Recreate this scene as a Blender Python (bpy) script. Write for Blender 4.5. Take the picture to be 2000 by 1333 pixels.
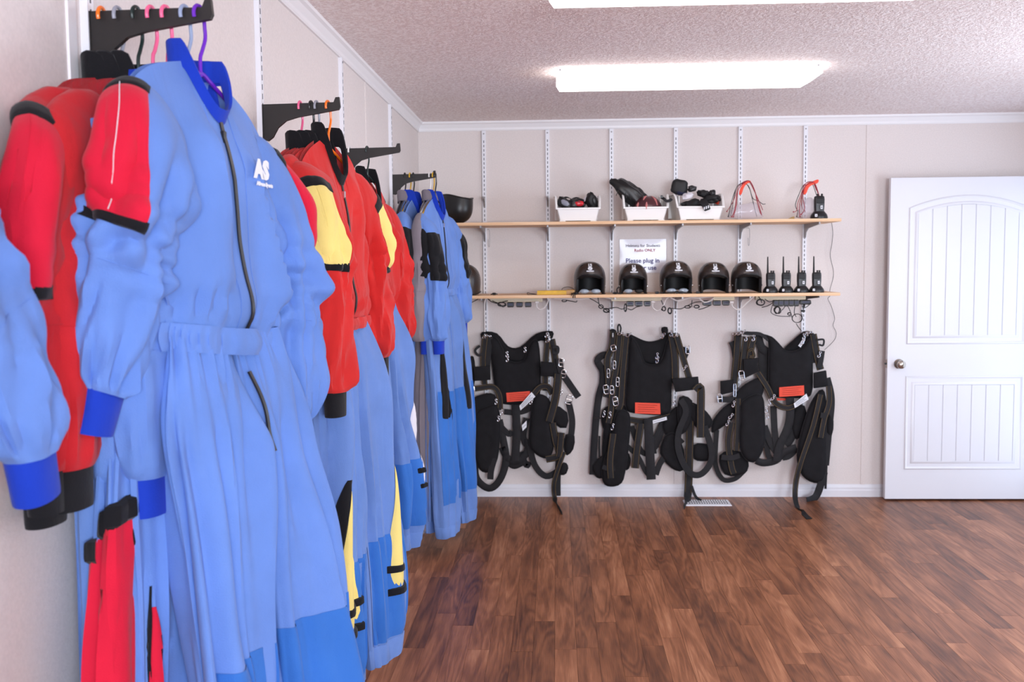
import bpy, bmesh, math, random
from math import sin, cos, pi, sqrt, radians, exp
from mathutils import Vector, Matrix, noise
from mathutils.geometry import delaunay_2d_cdt

for o in list(bpy.data.objects):
    bpy.data.objects.remove(o)
SC = bpy.context.scene
COL = SC.collection
V = Vector
random.seed(7)

# ------------------------------------------------------------------ camera
FPX = 1944.0
YAW, PITCH, ROLL, CAMZ = 0.045, 0.078, -0.010, 1.528
_f = V((-sin(YAW) * cos(PITCH), cos(YAW) * cos(PITCH), -sin(PITCH)))
_r0 = V((cos(YAW), sin(YAW), 0))
_u0 = _r0.cross(_f)
_r = cos(ROLL) * _r0 + sin(ROLL) * _u0
_u = -sin(ROLL) * _r0 + cos(ROLL) * _u0
cam_data = bpy.data.cameras.new('camera')
cam = bpy.data.objects.new('camera', cam_data)
COL.objects.link(cam)
cam.matrix_world = Matrix(((_r.x, _u.x, -_f.x, 0), (_r.y, _u.y, -_f.y, 0), (_r.z, _u.z, -_f.z, CAMZ), (0, 0, 0, 1)))
cam_data.sensor_width = 36.0
cam_data.lens = FPX * 36.0 / 2000.0
cam_data.clip_start = 0.05
cam_data.dof.use_dof = True
cam_data.dof.focus_distance = 3.3
cam_data.dof.aperture_fstop = 6.0
SC.camera = cam

# ------------------------------------------------------------------ room dimensions (metres)
XL, XR = -0.882, 3.07      # left and right wall
YF, YB = -3.6, 6.436       # wall behind the camera, back wall
HC = 2.432                 # ceiling

# ------------------------------------------------------------------ light
world = bpy.data.worlds.new('world')
SC.world = world
world.use_nodes = True
wn = world.node_tree.nodes
wn['Background'].inputs[0].default_value = (0.62, 0.76, 1.0, 1)
wn['Background'].inputs[1].default_value = 1.0

def area(name, loc, rot, sx, sy, power, colr):
    l = bpy.data.lights.new(name, 'AREA')
    l.shape = 'RECTANGLE'; l.size = sx; l.size_y = sy; l.energy = power; l.color = colr
    o = bpy.data.objects.new(name, l); COL.objects.link(o)
    o.location = loc; o.rotation_euler = rot
    return o
DAY = (0.80, 0.89, 1.0)
# daylight entering through the two windows behind the camera, the window of the right wall and the open doorway
area('daylight_window_rear', (1.55, YF + 0.03, 1.5), (radians(90), 0, 0), 2.0, 1.15, 165, DAY)
area('daylight_window_side', (XR - 0.03, 3.9, 1.45), (radians(90), 0, radians(90)), 1.7, 1.1, 27, DAY)
area('daylight_doorway', (XR - 0.03, 5.80, 1.05), (radians(90), 0, radians(90)), 0.8, 1.9, 2.5, DAY)

SC.view_settings.view_transform = 'Standard'
SC.view_settings.look = 'None'
SC.view_settings.exposure = 0.90
SC.view_settings.gamma = 1.0
SC.view_settings.use_curve_mapping = False
LAMP_STRENGTH = 3.6

# ------------------------------------------------------------------ helpers
def at(px, py, X=None, Y=None, Z=None):
    """point of the room seen at a photograph pixel on a plane of known X, Y or Z"""
    d = _f + (px - 1000) / FPX * _r - (py - 666.5) / FPX * _u
    if X is not None: t = X / d.x
    elif Y is not None: t = Y / d.y
    else: t = (Z - CAMZ) / d.z
    return V((0, 0, CAMZ)) + t * d

def srgb(r, g, b):
    def c(x):
        x /= 255.0
        return x / 12.92 if x <= 0.04045 else ((x + 0.055) / 1.055) ** 2.4
    return (c(r), c(g), c(b), 1.0)

MATS = {}
def mat(name, colr, rough=0.6, metal=0.0, bump=0.0, bscale=200.0, vary=0.0, vscale=6.0, spec=0.5, sheen=0.0, trans=0.0, alpha=1.0, emit=None, estr=0.0, coat=0.0):
    m = bpy.data.materials.new(name); m.use_nodes = True
    nt = m.node_tree; N = nt.nodes; L = nt.links; P = N['Principled BSDF']
    P.inputs['Base Color'].default_value = colr
    P.inputs['Roughness'].default_value = rough
    P.inputs['Metallic'].default_value = metal
    P.inputs['Specular IOR Level'].default_value = spec
    P.inputs['Sheen Weight'].default_value = sheen
    P.inputs['Transmission Weight'].default_value = trans
    P.inputs['Alpha'].default_value = alpha
    P.inputs['Coat Weight'].default_value = coat
    if emit:
        P.inputs['Emission Color'].default_value = emit; P.inputs['Emission Strength'].default_value = estr
    tc = N.new('ShaderNodeTexCoord')
    if vary > 0:
        nz = N.new('ShaderNodeTexNoise'); nz.inputs['Scale'].default_value = vscale; nz.inputs['Detail'].default_value = 5
        L.new(tc.outputs['Object'], nz.inputs['Vector'])
        mx = N.new('ShaderNodeMix'); mx.data_type = 'RGBA'
        lo = [max(0, c * (1 - vary)) for c in colr[:3]] + [1]; hi = [min(1, c * (1 + vary)) for c in colr[:3]] + [1]
        mx.inputs[6].default_value = lo; mx.inputs[7].default_value = hi
        mr = N.new('ShaderNodeMapRange'); mr.inputs[1].default_value = 0.3; mr.inputs[2].default_value = 0.7
        L.new(nz.outputs['Fac'], mr.inputs[0]); L.new(mr.outputs[0], mx.inputs[0]); L.new(mx.outputs[2], P.inputs['Base Color'])
    if bump > 0:
        nb = N.new('ShaderNodeTexNoise'); nb.inputs['Scale'].default_value = bscale; nb.inputs['Detail'].default_value = 3
        L.new(tc.outputs['Object'], nb.inputs['Vector'])
        bp = N.new('ShaderNodeBump'); bp.inputs['Strength'].default_value = bump; bp.inputs['Distance'].default_value = 0.004
        L.new(nb.outputs['Fac'], bp.inputs['Height']); L.new(bp.outputs['Normal'], P.inputs['Normal'])
    MATS[name] = m
    return m

def cloth(name, colr, vary=0.10, rough=0.85):
    """woven cloth: slight fading, fine weave relief"""
    m = mat(name, colr, rough=rough, bump=0.25, bscale=420, vary=vary, vscale=5, spec=0.2, sheen=0.1)
    N, L = m.node_tree.nodes, m.node_tree.links
    tc = N.new('ShaderNodeTexCoord'); mp = N.new('ShaderNodeMapping'); mp.inputs['Scale'].default_value = (16, 16, 6.5); L.new(tc.outputs['Object'], mp.inputs[0])
    n = N.new('ShaderNodeTexNoise'); n.inputs['Scale'].default_value = 1.0; n.inputs['Detail'].default_value = 2.5; n.inputs['Distortion'].default_value = 0.6; L.new(mp.outputs[0], n.inputs['Vector'])
    b = N.new('ShaderNodeBump'); b.inputs['Strength'].default_value = 0.45; b.inputs['Distance'].default_value = 0.012; L.new(n.outputs['Fac'], b.inputs['Height'])
    old = [x for x in N if x.type == 'BUMP' and x is not b][0]; L.new(b.outputs['Normal'], old.inputs['Normal'])
    return m

class MB:
    """collects shapes; build() links them as one mesh object"""
    def __init__(s): s.v = []; s.f = []
    def box(s, x0, x1, y0, y1, z0, z1):
        b = len(s.v)
        s.v += [V((x, y, z)) for x in (x0, x1) for y in (y0, y1) for z in (z0, z1)]
        s.f += [tuple(b + i for i in q) for q in ((0, 1, 3, 2), (4, 6, 7, 5), (0, 4, 5, 1), (2, 3, 7, 6), (0, 2, 6, 4), (1, 5, 7, 3))]
        return s
    def bbox(s, x0, x1, y0, y1, z0, z1, r=0.003):
        """box with chamfered vertical and horizontal edges (two nested rings at each end)"""
        def ring(z, i): return [V((x0 + i, y0 + i, z)), V((x1 - i, y0 + i, z)), V((x1 - i, y1 - i, z)), V((x0 + i, y1 - i, z))]
        return s.loft([ring(z0, r), ring(z0 + r, 0), ring(z1 - r, 0), ring(z1, r)], cap=True)
    def prism(s, pts, off):
        """closed outline extruded by the vector off"""
        n = len(pts); b = len(s.v); off = V(off)
        s.v += [V(p) for p in pts] + [V(p) + off for p in pts]
        s.f += [tuple(b + i for i in range(n))[::-1], tuple(b + n + i for i in range(n))]
        s.f += [(b + i, b + (i + 1) % n, b + n + (i + 1) % n, b + n + i) for i in range(n)]
        return s
    def loft(s, rings, closed=True, cap=False, loop=False):
        n = len(rings[0]); b = len(s.v)
        for r in rings: s.v += [V(p) for p in r]
        m = len(rings)
        for i in range(m if loop else m - 1):
            i2 = (i + 1) % m
            for j in range(n if closed else n - 1):
                j2 = (j + 1) % n
                s.f.append((b + i * n + j, b + i * n + j2, b + i2 * n + j2, b + i2 * n + j))
        if cap:
            s.f.append(tuple(b + j for j in range(n))[::-1]); s.f.append(tuple(b + (m - 1) * n + j for j in range(n)))
        return s
    def tube(s, pts, r, n=8, cap=True, loop=False):
        pts = [V(p) for p in pts]; rings = []; m = len(pts)
        ref = None
        for i, p in enumerate(pts):
            a = pts[(i - 1) % m] if (i > 0 or loop) else p; c = pts[(i + 1) % m] if (i < m - 1 or loop) else p
            t = (c - a)
            t = t.normalized() if t.length > 1e-9 else V((0, 0, 1))
            if ref is None: ref = V((0, 0, 1)).cross(t) if abs(t.z) < 0.9 else V((1, 0, 0)).cross(t)
            ref = (ref - t * ref.dot(t))
            ref = ref.normalized() if ref.length > 1e-6 else t.orthogonal().normalized()
            q = t.cross(ref); rr = r[i] if isinstance(r, (list, tuple)) else r
            rings.append([p + rr * (cos(2 * pi * k / n) * ref + sin(2 * pi * k / n) * q) for k in range(n)])
        return s.loft(rings, cap=cap and not loop, loop=loop)
    def lathe(s, prof, org, axis='z', n=20, cap=True):
        """prof: (radius, height) pairs turned about an axis through org"""
        org = V(org); rings = []
        for r, h in prof:
            ring = []
            for k in range(n):
                c, d = r * cos(2 * pi * k / n), r * sin(2 * pi * k / n)
                ring.append(org + (V((c, d, h)) if axis == 'z' else V((c, -h, d)) if axis == 'y' else V((h, c, d))))
            rings.append(ring)
        return s.loft(rings, cap=cap)
    def ribbon(s, pts, w, th=0.003, face=V((0, -1, 0)), seg=5):
        """flat strap along a smoothed path, width w, facing direction face"""
        P = smooth(pts, seg); rings = []; m = len(P)
        for i, p in enumerate(P):
            t = (P[min(i + 1, m - 1)] - P[max(i - 1, 0)]).normalized()
            side = t.cross(face)
            side = side.normalized() if side.length > 1e-5 else t.orthogonal().normalized()
            nn = side.cross(t).normalized()
            ww = w[min(i // seg, len(w) - 1)] if isinstance(w, (list, tuple)) else w
            a, c = side * ww / 2, nn * th / 2
            rings.append([p + a * .9 + c, p + a, p + a * .9 - c, p - a * .9 - c, p - a, p - a * .9 + c])
        return s.loft(rings, cap=True)
    def build(s, name, material, parent=None, smooth_=True, loc=None):
        me = bpy.data.meshes.new(name)
        me.from_pydata([tuple(p) for p in s.v], [], s.f)
        bm = bmesh.new(); bm.from_mesh(me)
        bmesh.ops.recalc_face_normals(bm, faces=bm.faces); bm.to_mesh(me); bm.free()
        if smooth_:
            me.polygons.foreach_set('use_smooth', [True] * len(me.polygons))
            me.set_sharp_from_angle(angle=radians(42))
        me.materials.append(material if not isinstance(material, str) else MATS[material])
        o = bpy.data.objects.new(name, me); COL.objects.link(o)
        if parent: o.parent = parent
        return o

def smooth(pts, seg=5, loop=False):
    pts = [V(p) for p in pts]; n = len(pts); out = []
    if n < 3 and not loop: 
        return [pts[0].lerp(pts[-1], i / seg) for i in range(seg + 1)]
    for i in range(n if loop else n - 1):
        if loop: p0, p1, p2, p3 = pts[(i - 1) % n], pts[i], pts[(i + 1) % n], pts[(i + 2) % n]
        else: p0, p1, p2, p3 = pts[max(i - 1, 0)], pts[i], pts[i + 1], pts[min(i + 2, n - 1)]
        for k in range(seg):
            t = k / seg
            out.append(0.5 * ((2 * p1) + (p2 - p0) * t + (2 * p0 - 5 * p1 + 4 * p2 - p3) * t * t + (3 * p1 - p0 - 3 * p2 + p3) * t ** 3))
    if not loop: out.append(pts[-1])
    return out

def tag(o, label=None, cat=None, group=None, kind=None):
    if label: o['label'] = label
    if cat: o['category'] = cat
    if group: o['group'] = group
    if kind: o['kind'] = kind
    return o
def thing(name, label, cat, loc=(0, 0, 0), rz=0.0, group=None):
    o = bpy.data.objects.new(name, None); COL.objects.link(o)
    o.empty_display_size = 0.05; o.location = loc; o.rotation_euler = (0, 0, rz)
    return tag(o, label, cat, group)
def struct(o): o['kind'] = 'structure'; return o

def text_mesh(name, body, size, material, matrix, parent=None, bold=0.0, align='CENTER', wide=1.0):
    cu = bpy.data.curves.new(name, 'FONT'); cu.body = body; cu.size = size
    cu.align_x = align; cu.align_y = 'CENTER'; cu.extrude = 0.0004; cu.offset = bold; cu.resolution_u = 2
    tmp = bpy.data.objects.new(name + '_curve', cu); COL.objects.link(tmp)
    dg = bpy.context.evaluated_depsgraph_get()
    me = bpy.data.meshes.new_from_object(tmp.evaluated_get(dg))
    bpy.data.objects.remove(tmp); bpy.data.curves.remove(cu)
    me.transform(Matrix.Scale(wide, 4, V((1, 0, 0)))); me.transform(matrix)
    me.materials.clear(); me.materials.append(MATS[material])
    o = bpy.data.objects.new(name, me); COL.objects.link(o)
    if parent: o.parent = parent
    return o
def frame(org, ex, ez):
    """matrix whose local x runs along ex, local y along ez (text plane)"""
    ex = V(ex).normalized(); ez = V(ez); ez = (ez - ex * ez.dot(ex)).normalized(); n = ex.cross(ez)
    return Matrix(((ex.x, ez.x, n.x, org[0]), (ex.y, ez.y, n.y, org[1]), (ex.z, ez.z, n.z, org[2]), (0, 0, 0, 1)))
def nz(x, y=0.0, z=0.0): return noise.noise(V((x, y, z)))
def sstep(a, b, x):
    t = min(1, max(0, (x - a) / (b - a))); return t * t * (3 - 2 * t)

# ------------------------------------------------------------------ materials
mat('wall_vinyl', srgb(224, 215, 212), rough=0.75, bump=0.12, bscale=260, vary=0.045, vscale=140, spec=0.2)
mat('white_trim', srgb(236, 234, 236), rough=0.4, spec=0.4)
mat('white_paint', srgb(224, 224, 230), rough=0.35, spec=0.45)
mat('white_metal', srgb(232, 232, 238), rough=0.35, spec=0.5)
mat('slot_dark', srgb(62, 62, 70), rough=0.8)
mat('black_metal', srgb(30, 25, 24), rough=0.5, vary=0.1, vscale=20)
mat('grey_metal', srgb(150, 148, 150), rough=0.4, metal=0.5)
mat('chrome', srgb(215, 215, 220), rough=0.22, metal=0.95)
mat('knob_metal', srgb(170, 160, 150), rough=0.25, metal=0.9)
mat('black_plastic', srgb(22, 22, 24), rough=0.38, vary=0.08)
mat('black_rubber', srgb(18, 18, 20), rough=0.6)
mat('beige_plastic', srgb(205, 192, 165), rough=0.5)
mat('white_plastic', srgb(238, 236, 234), rough=0.35, spec=0.5)
mat('yellow_plastic', srgb(214, 168, 40), rough=0.5, vary=0.12, vscale=30)
mat('red_plastic', srgb(200, 25, 40), rough=0.3)
mat('orange_plastic', srgb(255, 120, 20), rough=0.3)
mat('pink_plastic', srgb(245, 105, 150), rough=0.3)
mat('purple_plastic', srgb(110, 40, 190), rough=0.25)
mat('grey_plastic', srgb(150, 152, 165), rough=0.35)
mat('pale_blue_plastic', srgb(150, 165, 195), rough=0.35)
mat('dark_green_plastic', srgb(18, 40, 38), rough=0.35)
mat('lens', srgb(150, 160, 172), rough=0.1, spec=0.8)
cloth('cloth_blue', srgb(102, 137, 206), vary=0.10)
cloth('cloth_blue_faded', srgb(102, 134, 196), vary=0.12)
cloth('cloth_mid_blue', srgb(54, 110, 190), vary=0.10)
cloth('cloth_royal', srgb(24, 58, 178), vary=0.08)
cloth('cloth_red', srgb(190, 34, 42), vary=0.12)
cloth('cloth_red_bright', srgb(210, 26, 56), vary=0.10)
cloth('cloth_orange_red', srgb(202, 42, 40), vary=0.10)
cloth('cloth_black', srgb(20, 20, 24), vary=0.15)
cloth('cloth_yellow', srgb(238, 216, 128), vary=0.08)
cloth('cloth_white', srgb(226, 222, 228), vary=0.06)
cloth('cloth_grey', srgb(132, 124, 132), vary=0.10)
mat('harness_black', srgb(24, 23, 26), rough=0.8, bump=0.3, bscale=300, vary=0.2, vscale=20, spec=0.25)
mat('webbing_black', srgb(32, 31, 34), rough=0.65, bump=0.35, bscale=500, vary=0.15, vscale=30, spec=0.3)
mat('stitch_gold', srgb(150, 118, 60), rough=0.7)
mat('tag_orange', srgb(230, 72, 45), rough=0.6)
mat('tag_print', srgb(140, 40, 30), rough=0.7)
mat('label_white', srgb(228, 230, 236), rough=0.6)
mat('print_dark', srgb(70, 72, 90), rough=0.7)
mat('zip_black', srgb(28, 26, 28), rough=0.45)
mat('pine_end', srgb(222, 185, 148), rough=0.6)
mat('sheet_plastic', srgb(224, 221, 230), rough=0.3, spec=0.5, coat=0.15)
mat('ink_red', srgb(190, 60, 80), rough=0.6)
mat('ink_violet', srgb(62, 54, 128), rough=0.6)
mat('ink_grey', srgb(95, 88, 108), rough=0.6)
mat('cord_black', srgb(20, 20, 22), rough=0.55)
mat('cord_red', srgb(150, 28, 48), rough=0.6)
mat('cord_white', srgb(205, 198, 195), rough=0.5)
mat('clear_vinyl', srgb(205, 196, 206), rough=0.12, alpha=0.38, spec=0.7)
mat('maroon_shell', srgb(74, 34, 40), rough=0.3, vary=0.15, vscale=12, coat=0.3)
mat('amber_plastic', srgb(170, 120, 40), rough=0.4)
mat('yellow_brown', srgb(170, 140, 90), rough=0.7)
mat('cloth_navy', srgb(30, 32, 60), rough=0.85)
mat('pink_vent', srgb(200, 120, 118), rough=0.6)

# ------------------------------------------------------------------ special surface materials
def make_ceiling_mat():
    m = bpy.data.materials.new('popcorn_ceiling'); m.use_nodes = True
    N, L = m.node_tree.nodes, m.node_tree.links; P = N['Principled BSDF']; P.inputs['Roughness'].default_value = 0.95
    P.inputs['Specular IOR Level'].default_value = 0.1
    g = N.new('ShaderNodeNewGeometry')
    a = N.new('ShaderNodeTexNoise'); a.inputs['Scale'].default_value = 75; a.inputs['Detail'].default_value = 3; a.inputs['Roughness'].default_value = 0.6
    L.new(g.outputs['Position'], a.inputs['Vector'])
    mr = N.new('ShaderNodeMapRange'); mr.inputs[1].default_value = 0.40; mr.inputs[2].default_value = 0.62; L.new(a.outputs['Fac'], mr.inputs[0])
    mx = N.new('ShaderNodeMix'); mx.data_type = 'RGBA'; mx.inputs[6].default_value = srgb(232, 217, 215); mx.inputs[7].default_value = srgb(252, 244, 243)
    L.new(mr.outputs[0], mx.inputs[0]); L.new(mx.outputs[2], P.inputs['Base Color'])
    b = N.new('ShaderNodeBump'); b.inputs['Strength'].default_value = 0.55; b.inputs['Distance'].default_value = 0.005
    L.new(mr.outputs[0], b.inputs['Height']); L.new(b.outputs['Normal'], P.inputs['Normal'])
    MATS['popcorn'] = m
make_ceiling_mat()

def make_wood_floor():
    m = bpy.data.materials.new('wood_plank'); m.use_nodes = True
    N, L = m.node_tree.nodes, m.node_tree.links; P = N['Principled BSDF']
    g = N.new('ShaderNodeNewGeometry'); oi = N.new('ShaderNodeObjectInfo')
    def math_(op, a, b=None):
        n = N.new('ShaderNodeMath'); n.operation = op
        for i, x in enumerate((a, b)):
            if x is None: continue
            if isinstance(x, (int, float)): n.inputs[i].default_value = x
            else: L.new(x, n.inputs[i])
        return n.outputs[0]
    rnd = math_('FRACT', math_('ADD', oi.outputs['Random'], g.outputs['Random Per Island']))
    off = N.new('ShaderNodeCombineXYZ'); L.new(math_('MULTIPLY', rnd, 37.0), off.inputs[0]); L.new(math_('MULTIPLY', rnd, 91.0), off.inputs[1])
    add = N.new('ShaderNodeVectorMath'); add.operation = 'ADD'; L.new(g.outputs['Position'], add.inputs[0]); L.new(off.outputs[0], add.inputs[1])
    # grain: rings of a distorted long cone, plus fine fibres
    mp = N.new('ShaderNodeMapping'); mp.inputs['Scale'].default_value = (8.0, 0.85, 1.0); L.new(add.outputs[0], mp.inputs[0])
    n1 = N.new('ShaderNodeTexNoise'); n1.inputs['Scale'].default_value = 1.15; n1.inputs['Detail'].default_value = 2.5; n1.inputs['Distortion'].default_value = 0.5; L.new(mp.outputs[0], n1.inputs['Vector'])
    rings = math_('SINE', math_('MULTIPLY', n1.outputs['Fac'], 62.0))
    mp2 = N.new('ShaderNodeMapping'); mp2.inputs['Scale'].default_value = (300.0, 9.0, 1.0); L.new(add.outputs[0], mp2.inputs[0])
    n2 = N.new('ShaderNodeTexNoise'); n2.inputs['Scale'].default_value = 1.0; n2.inputs['Detail'].default_value = 4; L.new(mp2.outputs[0], n2.inputs['Vector'])
    mp3 = N.new('ShaderNodeMapping'); mp3.inputs['Scale'].default_value = (14.0, 2.4, 1.0); L.new(add.outputs[0], mp3.inputs[0])
    n3 = N.new('ShaderNodeTexNoise'); n3.inputs['Scale'].default_value = 1.0; n3.inputs['Detail'].default_value = 3; L.new(mp3.outputs[0], n3.inputs['Vector'])
    v = math_('ADD', math_('MULTIPLY', rings, 0.065), math_('MULTIPLY', n2.outputs['Fac'], 0.36))
    v = math_('ADD', v, math_('MULTIPLY', n3.outputs['Fac'], 0.62))
    v = math_('ADD', v, math_('MULTIPLY', rnd, 0.24))
    cr = N.new('ShaderNodeValToRGB'); L.new(v, cr.inputs[0])
    e = cr.color_ramp.elements; e[0].position = 0.30; e[0].color = srgb(72, 42, 29); e[1].position = 0.92; e[1].color = srgb(190, 134, 98)
    for p, c in ((0.48, srgb(112, 68, 45)), (0.62, srgb(138, 87, 58)), (0.76, srgb(162, 106, 74))):
        x = e.new(p); x.color = c
    L.new(cr.outputs[0], P.inputs['Base Color'])
    P.inputs['Roughness'].default_value = 0.42; P.inputs['Specular IOR Level'].default_value = 0.45
    b = N.new('ShaderNodeBump'); b.inputs['Strength'].default_value = 0.12; b.inputs['Distance'].default_value = 0.001
    L.new(v, b.inputs['Height']); L.new(b.outputs['Normal'], P.inputs['Normal'])
    MATS['wood_floor'] = m
    mat('floor_joint', srgb(58, 34, 24), rough=0.9)
make_wood_floor()

def make_pine():
    m = bpy.data.materials.new('pine_board'); m.use_nodes = True
    N, L = m.node_tree.nodes, m.node_tree.links; P = N['Principled BSDF']; P.inputs['Roughness'].default_value = 0.55
    tc = N.new('ShaderNodeTexCoord')
    mp = N.new('ShaderNodeMapping'); mp.inputs['Scale'].default_value = (0.6, 14, 30); L.new(tc.outputs['Object'], mp.inputs[0])
    n1 = N.new('ShaderNodeTexNoise'); n1.inputs['Scale'].default_value = 4; n1.inputs['Detail'].default_value = 4; n1.inputs['Distortion'].default_value = 0.4; L.new(mp.outputs[0], n1.inputs['Vector'])
    cr = N.new('ShaderNodeValToRGB'); L.new(n1.outputs['Fac'], cr.inputs[0])
    cr.color_ramp.elements[0].position = 0.3; cr.color_ramp.elements[0].color = srgb(214, 164, 118)
    cr.color_ramp.elements[1].position = 0.7; cr.color_ramp.elements[1].color = srgb(240, 206, 168)
    # knots
    mk = N.new('ShaderNodeMapping'); mk.inputs['Scale'].default_value = (2.2, 5, 6); L.new(tc.outputs['Object'], mk.inputs[0])
    vo = N.new('ShaderNodeTexVoronoi'); vo.inputs['Scale'].default_value = 1.6; L.new(mk.outputs[0], vo.inputs['Vector'])
    mr = N.new('ShaderNodeMapRange'); mr.inputs[1].default_value = 0.05; mr.inputs[2].default_value = 0.11; mr.inputs[3].default_value = 1; mr.inputs[4].default_value = 0
    L.new(vo.outputs['Distance'], mr.inputs[0])
    mx = N.new('ShaderNodeMix'); mx.data_type = 'RGBA'; mx.inputs[7].default_value = srgb(165, 100, 60); L.new(mr.outputs[0], mx.inputs[0]); L.new(cr.outputs[0], mx.inputs[6])
    L.new(mx.outputs[2], P.inputs['Base Color'])
    MATS['pine'] = m
make_pine()

def make_carbon():
    m = bpy.data.materials.new('carbon_shell'); m.use_nodes = True
    N, L = m.node_tree.nodes, m.node_tree.links; P = N['Principled BSDF']
    P.inputs['Roughness'].default_value = 0.32; P.inputs['Coat Weight'].default_value = 0.35; P.inputs['Coat Roughness'].default_value = 0.15
    tc = N.new('ShaderNodeTexCoord')
    w = N.new('ShaderNodeTexWave'); w.inputs['Scale'].default_value = 60; w.bands_direction = 'DIAGONAL'; w.inputs['Distortion'].default_value = 1.5
    L.new(tc.outputs['Object'], w.inputs['Vector'])
    cr = N.new('ShaderNodeValToRGB'); cr.color_ramp.elements[0].color = srgb(26, 21, 20); cr.color_ramp.elements[1].color = srgb(66, 56, 53)
    L.new(w.outputs['Fac'], cr.inputs[0]); L.new(cr.outputs[0], P.inputs['Base Color'])
    MATS['carbon'] = m
make_carbon()

def make_diffuser():
    m = bpy.data.materials.new('lamp_diffuser'); m.use_nodes = True
    P = m.node_tree.nodes['Principled BSDF']
    P.inputs['Base Color'].default_value = (0.9, 0.9, 0.88, 1); P.inputs['Roughness'].default_value = 0.4
    P.inputs['Emission Color'].default_value = (1.0, 0.93, 0.88, 1); P.inputs['Emission Strength'].default_value = LAMP_STRENGTH
    MATS['diffuser'] = m
make_diffuser()
mat('window_pane', srgb(235, 242, 250), rough=0.02, trans=1.0, spec=0.3)

# ------------------------------------------------------------------ the room
floor = struct(MB().box(XL - 0.1, XR + 0.1, YF - 0.1, YB + 0.1, -0.06, -0.0015).build('floor', 'floor_joint', smooth_=False))
# individual planks where the photograph shows them; the strip behind the camera's view is one joined part
PW, PL = 0.0865, 0.90
rest = MB(); shared = {}
k = 0
x = XL + 0.002
while x < XR:
    w = min(PW, XR - x)
    y = YB - 0.004 + random.uniform(0.05, PL)
    while y > YF:
        y0, y1 = max(y - PL, YF), min(y, YB - 0.004)
        if y1 - y0 > 0.02:
            if y1 > 3.36:
                full = abs(y1 - y0 - PL) < 1e-6 and abs(w - PW) < 1e-6
                key = 'full' if full else None
                if key in shared and key:
                    o = bpy.data.objects.new('plank', shared[key]); COL.objects.link(o); o.parent = floor
                else:
                    o = MB().box(0, w - 0.0009, 0, y1 - y0 - 0.0009, -0.0016, 0.0).build('plank', 'wood_floor', floor, smooth_=False)
                    if full: shared['full'] = o.data
                o.location = (x, y0, 0)
            else:
                rest.box(x, x + w - 0.0009, y0, y1 - 0.0009, -0.0016, 0.0)
        y -= PL
    x += PW
tag(rest.build('plank_flooring', 'wood_floor', floor, smooth_=False), kind='stuff')

struct(MB().box(XL - 0.1, XR + 0.1, YF - 0.1, YB + 0.1, HC, HC + 0.08).build('ceiling', 'popcorn', smooth_=False))
# back wall: carrier with vinyl covered panels, the seams slightly open
def wall_with_panels(name, boxes_back, panels):
    w = struct(boxes_back.build(name, 'white_trim', smooth_=False))
    for p in panels:
        MB().box(*p).build('wall_panel', 'wall_vinyl', w, smooth_=False)
    return w
T = 0.010
back_seams = [XL, -0.475, 0.757, 1.968, XR]
wall_back = wall_with_panels('wall_back', MB().box(XL - 0.1, XR + 0.1, YB + T, YB + 0.1, 0, HC),
    [(a + 0.0007, b - 0.0007, YB, YB + T, 0, HC) for a, b in zip(back_seams, back_seams[1:])])
MB().box(1.968 - 0.013, 1.968 + 0.013, YB - 0.004, YB, 0.08, 2.38).build('batten', 'wall_vinyl', wall_back, smooth_=False)
left_seams = [YF, -0.97, 0.44, 1.85, 4.67, YB]
wall_left = wall_with_panels('wall_left', MB().box(XL - 0.1, XL - T, YF - 0.1, YB + 0.1, 0, HC),
    [(XL - T, XL, a + 0.0007, b - 0.0007, 0, HC) for a, b in zip(left_seams, left_seams[1:])])
MB().box(XL, XL + 0.004, 4.67 - 0.011, 4.67 + 0.011, 0.08, 2.38).build('batten', 'wall_vinyl', wall_left, smooth_=False)
MB().box(XL, XL + 0.005, 1.80, 1.83, 0.08, 2.38).build('batten', 'white_trim', wall_left, smooth_=False)
# right wall with a window opening and the open doorway; wall behind the camera with a wide window
def holed_wall(name, axis, c0, c1, a0, a1, holes):
    """wall slab between c0..c1 across, running a0..a1, with rectangular holes (s0, s1, z0, z1)"""
    mb = MB()
    cuts = sorted({a0, a1} | {h[0] for h in holes} | {h[1] for h in holes})
    for s0, s1 in zip(cuts, cuts[1:]):
        hs = [h for h in holes if h[0] <= s0 and h[1] >= s1]
        spans = [(0, HC)]
        for h in hs:
            spans = [q for z0, z1 in spans for q in ((z0, min(z1, h[2])), (max(z0, h[3]), z1)) if q[1] - q[0] > 1e-4]
        for z0, z1 in spans:
            mb.box(*( (c0, c1, s0, s1, z0, z1) if axis == 'x' else (s0, s1, c0, c1, z0, z1)))
    return struct(mb.build(name, 'wall_vinyl', smooth_=False))
holed_wall('wall_right', 'x', XR, XR + 0.1, YF, YB, [(3.0, 4.8, 0.85, 2.05), (5.40, 6.24, 0.0, 2.04)])
holed_wall('wall_front', 'y', YF - 0.1, YF, XL, XR, [(0.5, 2.6, 0.9, 2.1)])
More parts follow.
